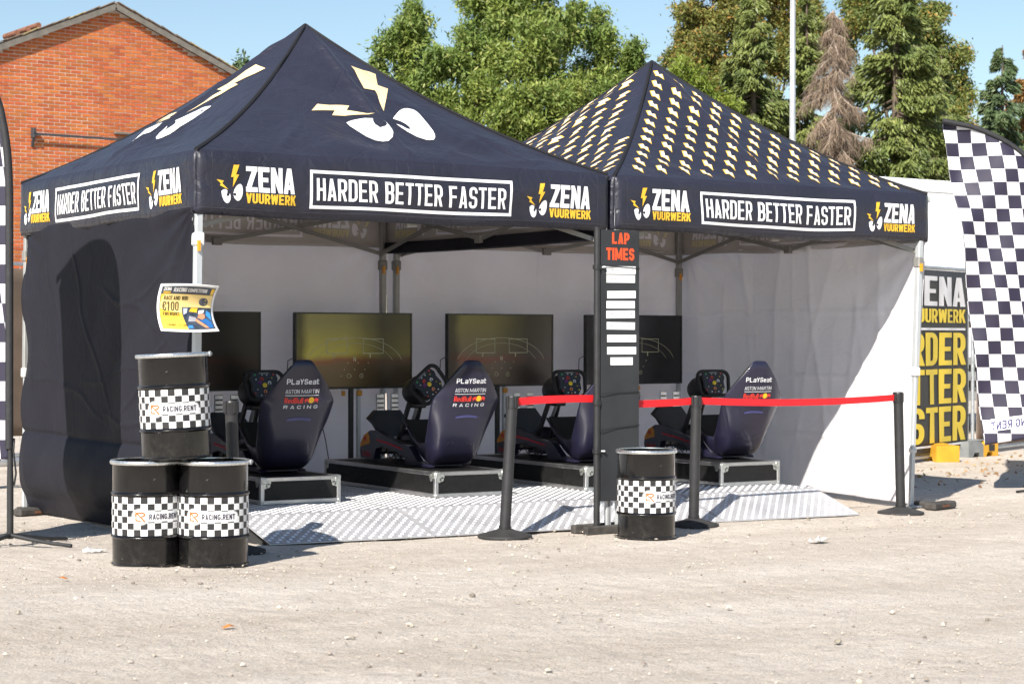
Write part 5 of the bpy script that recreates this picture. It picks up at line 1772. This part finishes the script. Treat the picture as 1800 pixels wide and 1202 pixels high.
# ------------------------------------------------------------------ street pole with halyard
fp = tag(empty('flag_pole', (20.0, 16.77, gz(8, 4))), 'tall grey metal flag pole in front of the conifers', 'pole')
MB().tube([(0, 0, 0), (0, 0, 4), (0, 0, 11.5)], [.075, .062, .04], 14).build('pole_shaft', M('pole_grey', (.52, .54, .56), .4, .5), fp, 50)
MB().tube([(-.075, -.04, 1.2), (-.095, -.04, 5), (-.08, -.03, 11.3)], .006, 5).build('halyard', PLASTIC_W, fp, 50)
MB().lathe([(.0, .10), (.04, .08), (.055, .04), (.04, 0)][::-1], 14, (0, 0, 11.5), False, False).build('finial', STEEL, fp, 50)
MB().lathe([(.14, 0), (.14, .03), (.09, .06)], 18).build('base_flange', STEEL, fp, 50)

# ------------------------------------------------------------------ brick building with gable
BY = 25.93
AX, AZ = 9.90, 7.90
SL = math.tan(math.atan2(7.981 - 6.891, 12.496 - 9.966))
HW = 6.2
bd = tag(empty('brick_building', (AX, BY, gz(8, 4))), 'orange red brick building with a tiled gable roof', 'building')
bz = gz(8, 4)
AZl = AZ - bz
eave = AZl - HW * SL
MORT = M('mortar', (.50, .42, .36), .9, 0, .15, 10, .3, 80)
BRICK = M('orange_brick', (.40, .112, .034), .85, 0, .12, 18, .35, 70, .2, island=.17)
# mortar wall behind the bricks
wall = MB().prism([(-HW, 0), (HW, 0), (HW, eave), (0, AZl), (-HW, eave)], lambda x, z: (x, .0, z), lambda x, z: (x, .22, z)).build('wall', MORT, bd)
MB().box((-HW, .22, 0), (-HW + .22, 14, eave)).build('wall', MORT, bd)
MB().box((HW - .22, .22, 0), (HW, 14, eave)).build('wall', MORT, bd)
bl, bh, jt = .215, .056, .0155
spots = []
zc = .03; row = 0
while zc < AZl:
    x = -HW + (0 if row % 2 else -.11)
    while x < HW:
        x0 = max(x, -HW); x1 = min(x + bl, HW)
        zt = zc + bh
        if x1 - x0 > .05 and zt < AZl - (abs(x0) + abs(x1)) / 2 * SL + .012:
            spots.append((x0, x1, zc))
        x += bl + jt
    zc += bh + jt; row += 1
# the 300 showing largest: full bricks nearest the camera within the visible part of the gable
vis = [s for s in spots if -2.3 < s[0] < 2.0 and 4.3 < s[2] < 6.9 and s[1] - s[0] > .2]
vis.sort(key=lambda s: s[0] + .2 * abs(s[2] - 5.4))
near_b = vis[:300]; ns = set(near_b)
bm = MB().box((-bl / 2, -.009, 0), (bl / 2, .002, bh), .003)
me_b = None
for x0, x1, z in near_b:
    if me_b is None:
        o = bm.build('brick', BRICK, wall); me_b = o.data
    else:
        o = bpy.data.objects.new('brick', me_b); COL.objects.link(o); o.parent = wall
    o.location = ((x0 + x1) / 2, -.0 + RNG.uniform(-.002, .002), z + RNG.uniform(-.0015, .0015)); o.rotation_euler = (0, RNG.uniform(-.004, .004), 0)
Q = []
for s_ in spots:
    if s_ in ns: continue
    x0, x1, z = s_
    z += RNG.uniform(-.0015, .0015)
    y0 = -.009 + RNG.uniform(-.002, .002)
    a = [(x0, y0, z), (x1, y0, z), (x1, y0, z + bh), (x0, y0, z + bh)]
    b = [(p[0], .001, p[2]) for p in a]
    Q.append((a, b))
V = []; F = []
for a, b in Q:
    k = len(V); V += a + b
    F += [(k, k + 1, k + 2, k + 3), (k + 1, k, k + 4, k + 5), (k + 2, k + 1, k + 5, k + 6), (k + 3, k + 2, k + 6, k + 7), (k, k + 3, k + 7, k + 4)]
tag(mesh_obj('brickwork', V, F, BRICK, wall), kind='stuff')
# roof slabs, verge boards
RT = M('roof_tile', (.16, .12, .09), .9, 0, .3, 8, .4, 40)
VB = M('verge_board', (.14, .128, .11), .85, 0, .2, 6, .3, 50)
LM = M('lichen_tile', (.28, .22, .11), .95, 0, .4, 12, .5, 40)
for sx_ in (-1, 1):
    A = Vector((0, 0, AZl + .06)); B = Vector((sx_ * (HW + .4), 0, AZl + .06 - (HW + .4) * SL))
    nrm = Vector((sx_ * SL, 0, 1)).normalized()
    V = []
    for p in (A, B):
        for y in (-.13, 14.2):
            for o in (0, .06):
                V.append(tuple(p + Vector((0, y, 0)) + nrm * o))
    rf = mesh_obj('roof_slope', V, [(0, 1, 3, 2), (4, 6, 7, 5), (0, 4, 5, 1), (2, 3, 7, 6), (1, 5, 7, 3), (0, 2, 6, 4)], RT, bd)
    MB().bar(A + Vector((0, -.138, -.03)), B + Vector((0, -.138, -.03)), .03, .11, (0, 0, 1)).build('verge_board', VB, rf)
    MB().bar(A + Vector((0, -.068, -.012)), B + Vector((0, -.068, -.012)), .105, .015, (0, 0, 1)).build('soffit', VB, rf)
    # verge tiles laid along the edge
    L_ = (B - A).length; nt_ = int(L_ / .33)
    for k in range(nt_):
        p0 = A + (B - A) * (k / nt_); p1 = A + (B - A) * ((k + 1.12) / nt_)
        t = MB().bar(p0 + nrm * (.075 + .008 * (k % 2)) + Vector((0, -.05, .0)), p1 + nrm * (.062 + RNG.uniform(-.008, .008)) + Vector((0, -.05, 0)), .24, .022, nrm, .006)
        t.build('roof_tile', LM if RNG.random() < .45 else RT, rf)
# lifted corrugated tiles near the left verge
for k in range(3):
    cxk = -2.05 + .22 * k
    P = [(cxk + .2 * t - .1, 0) for t in np.linspace(0, 1, 9)]
    zc_ = AZl + .15 + cxk * SL
    mb = MB().tube([(cxk, -.14, zc_ + .05), (cxk + .01, .6, zc_ + .07)], .055, 10)
    mb.build('ridge_tile', M('red_tile', (.20, .085, .05), .9, 0, .3, 10), bd, 50)
# iron bracket bar across the gable
br = MB().bar((-1.72, -.14, 5.26 - bz), (.3, -.14, 5.25 - bz), .035, .04).build('bracket_bar', M('iron_dark', (.035, .04, .045), .6), bd)
MB().bar((-1.70, -.02, 5.02 - bz), (-1.70, -.16, 5.30 - bz), .05, .05).build('bracket_arm', M('iron_dark', (.035, .04, .045), .6), br)
MB().box((-1.73, -.16, 5.18 - bz), (-1.67, -.01, 5.38 - bz), .01).build('bracket_plate', M('iron_dark', (.035, .04, .045), .6), br)
MB().box((.0, -.12, 5.36 - bz), (.4, -.01, 5.41 - bz), .01).build('vent_hood', VB, bd)

# ------------------------------------------------------------------ fence and rail behind the left tent
f3, P3 = fence_panel((-.6, 8.2), (.97, .24), 3.4, 'site fence panel with brown tarpaulin left behind the black tent wall', True)
tarp(P3, 3.4, 'tarpaulin', M('brown_tarp_dark', (.12, .085, .06), .8, 0, .2, 3), f3, .25, 1.98)
for z in (1.65, 1.15, .9):
    for a in (.9, 1.6, 2.3):
        decal('yellow_mark', [union([[(a, z), (a + .12, z + .05), (a, z + .10)]])], lambda q, b: np.array([P3(x, y, .036) for x, y in zip(q, b)]), PRINTY, f3)
gr_ = tag(empty('guard_rail', (-.7, 5.4, gz(-.7, 4))), 'low rail of grey pipe on green posts at the far left', 'railing')
GRN = M('green_post', (.008, .06, .035), .5)
for x in (0, .95, 1.15, 1.9):
    MB().box((x - .035, -.03, -.05), (x + .035, .03, .42), .004).build('post', GRN, gr_)
MB().tube([(-.6, -.07, .23), (2.4, -.07, .23)], .04, 14).build('pipe', STEEL, gr_, 50)
MB().box((.97, -.1, .42), (1.13, -.02, .46), .004).build('yellow_cap', PRINTY, gr_)
# weights at the tent feet
def foot_weight(x, y, rz, label):
    z = gz(x, y)
    r = tag(empty('foot_weight', (x, y, z - .004), rz), label, 'weight', 'rubber foot weights')
    MB().box((-.17, -.055, 0), (.17, .045, .055), .012).box((-.06, .06, 0), (.06, .2, .05), .012).build('block', M('dirty_rubber', (.05, .045, .04), .85, 0, .5, 12, .4, 60), r)
    MB().box((-.05, -.058, .018), (.05, -.0552, .036)).build('orange_label', M('worn_orange', (.14, .06, .03), .8), r)
    return r
foot_weight(.06, 2.86 - .02, .2, 'worn black rubber weight at the foot of the black side wall')
foot_weight(6.07, -.12, .25, 'worn black rubber weight behind the rightmost stanchion')

# ------------------------------------------------------------------ litter
LEAF = M('dry_leaf', (.42, .15, .03), .8)
for i, (x, y, lab) in enumerate(((-1.45, -3.45, 'small orange dry leaf on the sand in the left foreground'), (-1.36, -1.55, 'small orange dry leaf on the sand at the left edge'))):
    z = gz(x, y)
    P = [(0, 0, .002), (.02, .012, .009), (.042, .006, .012), (.055, -.008, .006), (.03, -.018, .010), (.01, -.012, .004), (.028, -.002, .016)]
    F = [(0, 1, 6), (1, 2, 6), (2, 3, 6), (3, 4, 6), (4, 5, 6), (5, 0, 6)]
    o = mesh_obj('dry_leaf', P, F, LEAF); o.location = (x, y, z + .002); o.rotation_euler = (0, 0, i * 2.1)
    o.modifiers.new('solid', 'SOLIDIFY').thickness = .001
    tag(o, lab, 'leaf', 'dry leaves on the yard')
for x, y, s_, lab in ((3.36, -1.68, 1.0, 'crumpled white paper scrap on the sand right of the single drum'), (-.70, -.20, .9, 'crumpled white scrap beside the left drum')):
    V = []; F = []
    nn = 7
    for a in range(nn):
        for b in range(nn):
            V.append(((a / (nn - 1) - .5) * .13 * s_, (b / (nn - 1) - .5) * .07 * s_, .006 + .03 * abs(float(vnoise(a * .7 + x, b * .7, 5)))))
    F = [(a * nn + b, (a + 1) * nn + b, (a + 1) * nn + b + 1, a * nn + b + 1) for a in range(nn - 1) for b in range(nn - 1)]
    o = mesh_obj('paper_scrap', V, F, M('scrap_paper', (.5, .48, .45), .8, var=.2)); o.location = (x, y, gz(x, y)); o.rotation_euler = (0, 0, x)
    o.modifiers.new('solid', 'SOLIDIFY').thickness = .001
    tag(o, lab, 'paper', 'scraps on the yard')

# ------------------------------------------------------------------ trees
def leaf_mat(name, col, col2, var=0.35, transl=.38):
    m = bpy.data.materials.new(name); m.use_nodes = True
    t = m.node_tree; N = t.nodes; L = t.links; b = N['Principled BSDF']
    b.inputs['Roughness'].default_value = .5; b.inputs['Specular IOR Level'].default_value = .35
    g = N.new('ShaderNodeNewGeometry')
    r = N.new('ShaderNodeValToRGB'); e = r.color_ramp.elements
    e[0].color = tuple(c * (1 - var) for c in col) + (1,); e[1].color = tuple(c * (1 + var) for c in col) + (1,)
    x = e.new(.78); x.color = tuple(c * (1 + var * .7) for c in col) + (1,)
    e[2].color = (*col2, 1)
    L.new(g.outputs['Random Per Island'], r.inputs[0])
    tc = N.new('ShaderNodeTexCoord'); nz = N.new('ShaderNodeTexNoise'); nz.inputs['Scale'].default_value = .9; nz.inputs['Detail'].default_value = 3
    L.new(tc.outputs['Object'], nz.inputs['Vector'])
    rr = N.new('ShaderNodeValToRGB'); rr.color_ramp.elements[0].position = .35; rr.color_ramp.elements[0].color = (.72, .78, .7, 1)
    rr.color_ramp.elements[1].position = .65; rr.color_ramp.elements[1].color = (1.2, 1.12, .95, 1)
    L.new(nz.outputs[0], rr.inputs[0])
    mu = N.new('ShaderNodeMix'); mu.data_type = 'RGBA'; mu.blend_type = 'MULTIPLY'; mu.inputs[0].default_value = 1
    L.new(r.outputs[0], mu.inputs[6]); L.new(rr.outputs[0], mu.inputs[7])
    L.new(mu.outputs[2], b.inputs['Base Color'])
    tr = N.new('ShaderNodeBsdfTranslucent'); L.new(mu.outputs[2], tr.inputs[0])
    ms = N.new('ShaderNodeMixShader'); ms.inputs[0].default_value = transl
    L.new(b.outputs[0], ms.inputs[1]); L.new(tr.outputs[0], ms.inputs[2]); L.new(ms.outputs[0], N['Material Output'].inputs[0])
    return m


BARK = M('bark', (.12, .09, .065), .9, 0, .3, 10, .6, 40)
BARKD = M('dead_bark', (.26, .19, .14), .9, 0, .3, 10, .5, 40)


def leaves(C, D, size, aspect, rng):
    """quads: centres C, long-axis directions D"""
    n = len(C)
    D = D / (np.linalg.norm(D, axis=1, keepdims=True) + 1e-9)
    R_ = rng.normal(size=(n, 3)) * .55 + np.array([-.25, -.2, .8]); W_ = np.cross(D, R_); W_ /= np.linalg.norm(W_, axis=1, keepdims=True) + 1e-9
    s = size * rng.uniform(.6, 1.3, (n, 1))
    a = D * s; b = W_ * s * aspect
    return np.stack([C - a, C - a * .1 + b, C + a, C - a * .1 - b], 1)


def px_at(px, py, depth):
    """a point that far in front of the camera position, to stand things where the photograph puts them"""
    return CAM + (CF + CR * ((px - 900) / 3287.05) - CU * ((py - 601) / 3287.05)) * depth


def broad_tree(name, label, base, lobes, n, mat, size, aspect, droop, rng, group, twig=True):
    bz = gz(8, 4)
    r = tag(empty(name, (base[0], base[1], bz)), label, 'tree', group)
    o3 = np.array([base[0], base[1], bz])
    tot = sum(l[3] ** 2 for l in lobes)
    Q = []
    limbs = MB()
    for lx, ly, lz, lr in lobes:
        c = np.array([lx, ly, lz]) - o3
        k = int(n * lr ** 2 / tot)
        # sprays: clusters of leaves on twig ends, gathered in clumps with gaps between them
        ns = max(10, int(k / 26))
        ncl = 11
        cd = rng.normal(size=(ncl, 3)); cd /= np.linalg.norm(cd, axis=1, keepdims=True)
        cc = cd * lr * rng.uniform(.35, .98, (ncl, 1)); cr_ = lr * rng.uniform(.26, .46, ncl)
        pick = rng.choice(ncl, ns, p=cr_ ** 2 / (cr_ ** 2).sum())
        dirs = rng.normal(size=(ns, 3)); dirs /= np.linalg.norm(dirs, axis=1, keepdims=True)
        sc = c + cc[pick] * np.array([1, 1, 1.05]) + dirs * (cr_[pick] * rng.random(ns) ** .45)[:, None] * np.array([1, 1, .8])
        dirs = sc - c; dirs = dirs / (np.linalg.norm(dirs, axis=1, keepdims=True) + 1e-6)
        per = 26
        ax = dirs * .6 + np.array([0, 0, .1]) + rng.normal(size=(ns, 3)) * .5
        ax /= np.linalg.norm(ax, axis=1, keepdims=True)
        t = rng.uniform(-1, 1, (ns, per, 1))
        off = ax[:, None, :] * t * .30 * (.7 + lr * .2) + rng.normal(size=(ns, per, 3)) * .095 * (1 + .15 * lr)
        off[:, :, 2] -= droop * (t[:, :, 0] ** 2) * .25
        C = (sc[:, None, :] + off).reshape(-1, 3)
        D = (ax[:, None, :] * .8 + rng.normal(size=(ns, per, 3)) * .6 + np.array([0, 0, -droop])).reshape(-1, 3)
        Q.append(leaves(C, D, size, aspect, rng))
        # limb to the lobe and some twigs
        st = np.array([0, 0, max(1.2, (c[2]) * .35)])
        mid = st * .4 + c * .6 + np.array([0, 0, -.25 * lr])
        limbs.tube([st, mid, c], [.10, .06, .03], 6)
        if twig:
            for q in range(0, ns, max(1, ns // 26)):
                p1 = sc[q]; p0 = c + (p1 - c) * .1
                limbs.tube([p0, (p0 + p1) / 2 + np.array([0, 0, .06]), p1], [.022, .014, .006], 4, False)
    quads_obj('crown', np.concatenate(Q), mat, r)
    top = max(l[2] for l in lobes) - bz
    MB().tube([(0, 0, -.1), (.05, 0, top * .3), (.0, .05, top * .6), (0, 0, top * .85)], [.22, .16, .09, .03], 9).build('trunk', BARK, r, 60)
    limbs.build('limbs', BARK, r, 60)
    return r


def lobe(px, py, depth, rpx):
    p = px_at(px, py, depth)
    return (p.x, p.y, p.z, rpx * .80 * depth / 3287.05)


rngt = np.random.default_rng(21)
ASH = leaf_mat('ash_leaves', (.20, .28, .075), (.38, .40, .15))
ASH2 = leaf_mat('ash_leaves_light', (.225, .30, .08), (.42, .42, .16))
AUT = leaf_mat('turning_leaves', (.225, .24, .075), (.50, .27, .09), .45)
AUT2 = leaf_mat('turning_leaves_green', (.20, .245, .075), (.46, .27, .09), .45)
FIR = leaf_mat('spruce_needles', (.15, .19, .06), (.25, .27, .10), .4, .15)
FIRB = leaf_mat('blue_spruce_needles', (.09, .135, .065), (.14, .17, .09), .4, .12)
FIRO = leaf_mat('browning_needles', (.26, .15, .055), (.38, .2, .07), .4, .12)
LIT = leaf_mat('feathery_leaves', (.21, .28, .05), (.33, .35, .09))
TG = 'broadleaf trees behind the tents'
b = px_at(735, 300, 50)
broad_tree('ash_tree', 'slender light green broadleaf tree, leftmost of the row behind the tents', (b.x, b.y), [lobe(722, 48, 50, 42), lobe(700, 95, 50, 52), lobe(752, 115, 50, 50), lobe(682, 165, 50, 45), lobe(735, 185, 50, 62), lobe(800, 105, 50, 42), lobe(790, 190, 50, 55), lobe(760, 260, 50, 80), lobe(820, 70, 50.5, 34), lobe(735, 20, 50, 22), lobe(668, 118, 50, 24)], 46000, ASH, .085, .30, .35, rngt, TG)
b = px_at(920, 300, 51)
broad_tree('ash_tree', 'tall full green broadleaf tree behind the gap between the two roofs', (b.x, b.y), [lobe(845, 25, 51, 50), lobe(905, 10, 51, 60), lobe(965, 30, 51, 58), lobe(870, 95, 50.5, 66), lobe(945, 100, 50, 72), lobe(990, 60, 51, 40), lobe(850, 180, 50, 62), lobe(920, 190, 49.5, 70), lobe(990, 165, 50, 66), lobe(900, 265, 50, 85), lobe(985, 250, 50, 70), lobe(1010, 25, 51.5, 26), lobe(825, 130, 50.5, 34), lobe(880, -25, 51, 45), lobe(950, -30, 51, 45)], 82000, ASH2, .085, .30, .35, rngt, TG)
b = px_at(1085, 300, 52)
broad_tree('ash_tree', 'rounded lower green broadleaf tree left of the bolt patterned roof peak', (b.x, b.y), [lobe(1052, 70, 52, 38), lobe(1060, 125, 52, 52), lobe(1110, 110, 52, 44), lobe(1035, 185, 52, 50), lobe(1095, 175, 51.5, 55), lobe(1138, 165, 52, 34), lobe(1060, 235, 52, 70), lobe(1050, 30, 52.5, 20)], 36000, ASH, .08, .30, .35, rngt, TG)
b = px_at(1300, 300, 64)
broad_tree('lime_tree', 'large yellowing broadleaf tree behind the left conifer', (b.x, b.y), [lobe(1225, 55, 64, 62), lobe(1270, 15, 64, 62), lobe(1340, 10, 64, 70), lobe(1200, 105, 64, 48), lobe(1260, 110, 63, 62), lobe(1400, 20, 64, 60), lobe(1320, 90, 64, 60), lobe(1240, 170, 63, 55), lobe(1390, 100, 64, 60), lobe(1300, 200, 64, 90), lobe(1440, 60, 64, 50), lobe(1250, -20, 64, 40)], 100000, AUT, .075, .42, .1, rngt, TG)
b = px_at(1610, 300, 63)
broad_tree('lime_tree', 'yellowing broadleaf tree behind the right conifer', (b.x, b.y), [lobe(1560, 20, 63, 60), lobe(1620, 50, 63, 55), lobe(1520, 10, 63, 55), lobe(1660, 95, 63, 46), lobe(1610, 130, 62, 66), lobe(1680, 165, 63, 46), lobe(1650, 215, 62, 66), lobe(1700, 250, 62, 44), lobe(1630, 280, 62, 60), lobe(1490, 60, 63, 55), lobe(1640, 30, 63, 30)], 95000, AUT2, .075, .42, .1, rngt, TG)
b = px_at(1235, 330, 47)
broad_tree('feathery_tree', 'bright feathery green tree right of the bolt patterned roof peak', (b.x, b.y), [lobe(1195, 125, 47, 30), lobe(1225, 150, 47, 40), lobe(1265, 190, 47, 45), lobe(1215, 210, 47, 50), lobe(1285, 245, 47, 40), lobe(1250, 290, 47, 70)], 22000, LIT, .075, .25, .2, rngt, TG)
b = px_at(425, 200, 46)
broad_tree('dark_tree', 'dark sprig of a tree peeking over the left roof edge', (b.x, b.y), [lobe(425, 122, 46, 14), lobe(418, 150, 46, 26), lobe(440, 190, 46, 40)], 1500, FIRB, .07, .5, 0, rngt, TG, False)


def spruce(name, label, px, top_py, depth, base_r_px, mat, n, rng, group, low=1.0, spread=1.0):
    p = px_at(px, top_py, depth)
    bz = gz(8, 4); H = p.z - bz
    r = tag(empty(name, (p.x, p.y, bz)), label, 'tree', group)
    R0 = base_r_px * depth / 3287.05
    Q = []; br = MB()
    nb = int(H * 13)
    per = n // nb
    for k in range(nb):
        f = (k + rng.random()) / nb
        z = low + (H - low) * (1 - (1 - f) ** .9)
        L_ = R0 * ((H - z) / (H - low)) ** .8 * rng.uniform(.65, 1.12) + .12
        an = rng.uniform(0, 2 * PI)
        d = np.array([math.cos(an), math.sin(an), 0])
        t = rng.uniform(.12, 1, per) ** .7
        zz = z - L_ * (.42 * t) + L_ * .20 * t ** 3
        C = d[None] * (L_ * t)[:, None]; C[:, 2] = zz
        side = np.array([-d[1], d[0], 0])
        sw = rng.normal(size=per) * .20 * L_ * (1 - t * .6) * spread
        C = C + side[None] * sw[:, None]
        hang = rng.random(per) ** 1.5 * (.10 + .20 * min(1.2, L_))
        C[:, 2] -= hang + np.abs(sw) * .25
        D = d[None] * .55 + side[None] * np.sign(sw)[:, None] * .35 + np.array([0, 0, -.55])[None] + rng.normal(size=(per, 3)) * .28
        Q.append(leaves(C, D, .095, .26, rng))
        pts = [d * (L_ * q) + np.array([0, 0, z - L_ * .42 * q + L_ * .20 * q ** 3]) for q in (0, .35, .7, 1)]
        br.tube(pts, [.03, .02, .012, .004], 4, False)
    quads_obj('crown', np.concatenate(Q), mat, r)
    br.build('branches', BARK, r)
    MB().tube([(0, 0, -.1), (0, 0, H * .5), (0, 0, H)], [.2, .11, .012], 8).build('trunk', BARK, r, 60)
    return r


SG_ = 'conifers behind the right tent'
spruce('spruce_tree', 'green spruce left of the flag pole', 1325, -40, 48, 150, FIR, 62000, rngt, SG_)
spruce('spruce_tree', 'dense green spruce right of the dead one', 1575, -130, 46.5, 215, FIR, 95000, rngt, SG_)
spruce('spruce_tree', 'narrow green spruce between the flag pole and the dead spruce', 1418, -15, 50, 125, FIR, 40000, rngt, SG_)
spruce('spruce_tree', 'bluish young spruce near the right edge above the flag', 1762, 80, 50, 145, FIRB, 36000, rngt, SG_)
spruce('spruce_tree', 'browning orange spruce cut off by the right edge', 1822, 40, 52, 140, FIRO, 30000, rngt, SG_)
spruce('spruce_tree', 'green spruce behind the yellowing tree on the right', 1655, 80, 54, 120, FIR, 34000, rngt, SG_)


# the dead spruce: bare drooping twigs
def dead_spruce(px, top_py, depth, rng):
    p = px_at(px, top_py, depth); bz = gz(8, 4); H = p.z - bz
    r = tag(empty('dead_spruce', (p.x, p.y, bz)), 'dead brown leafless spruce between the green conifers', 'tree')
    R0 = 128 * depth / 3287.05
    Q = []; br = MB()
    nb = 175
    for k in range(nb):
        f = (k + rng.random()) / nb
        z = 1.2 + (H - 1.2) * f
        L_ = R0 * ((H - z) / (H - 1.2)) ** .75 * rng.uniform(.4, 1.15) + .12; dr_ = rng.uniform(.35, 1.05)
        an = rng.uniform(0, 2 * PI); d = np.array([math.cos(an), math.sin(an), 0]); side = np.array([-d[1], d[0], 0])
        path = lambda q: d * (L_ * q) + np.array([0, 0, z - L_ * (dr_ * q ** 1.3) + L_ * .12 * q ** 3])
        br.tube([path(q) for q in (0, .3, .65, 1)], [.024, .016, .010, .004], 4, False)
        m = int(30 + 150 * min(1.4, L_))
        t = rng.uniform(.08, 1, m)
        P0 = np.array([path(q) for q in t])
        D = np.array([0, 0, -1.0]) + d[None] * rng.uniform(0, .5, (m, 1)) + side[None] * rng.normal(size=(m, 1)) * .5 + rng.normal(size=(m, 3)) * .2
        D /= np.linalg.norm(D, axis=1, keepdims=True)
        ln = rng.uniform(.12, .42, (m, 1))
        w = np.cross(D, rng.normal(size=(m, 3))); w /= np.linalg.norm(w, axis=1, keepdims=True); w *= .0062
        P1 = P0 + D * ln
        Q.append(np.stack([P0 - w, P0 + w, P1 + w * .3, P1 - w * .3], 1))
        # finer side twigs
        P2 = P0 + D * ln * .5; D2 = D + rng.normal(size=(m, 3)) * .6
        Q.append(np.stack([P2 - w * .7, P2 + w * .7, P2 + D2 * ln * .5 + w * .2, P2 + D2 * ln * .5 - w * .2], 1))
    quads_obj('twigs', np.concatenate(Q), M('dead_twig', (.235, .175, .125), .9, 0, .25, 1.2, island=.35), r)
    br.build('branches', M('pale_dead_branch', (.36, .30, .25), .9, 0, .25, 3), r)
    MB().tube([(0, 0, -.1), (0, 0, H * .5), (0, 0, H)], [.17, .10, .015], 8).build('trunk', BARKD, r, 60)


dead_spruce(1466, 18, 44.5, rngt)

# dry leaves blown against the fence
n_ = 260
lx_ = RNG.uniform(7.2, 14.0, n_); ly_ = 3.2 + (lx_ - 9.5) * .36 + RNG.normal(size=n_) * .45 - .5
C_ = np.stack([lx_, ly_, np.array([gz(a, b) for a, b in zip(lx_, ly_)]) + .008], 1)
D_ = RNG.normal(size=(n_, 3)) * np.array([1, 1, .25])
lt = quads_obj('leaf_litter', leaves(C_, D_, .03, .5, RNG), M('litter_leaf', (.27, .165, .075), .8, island=.4))
tag(lt, 'dry brown leaves blown together near the fence', 'leaf litter', None, 'stuff')
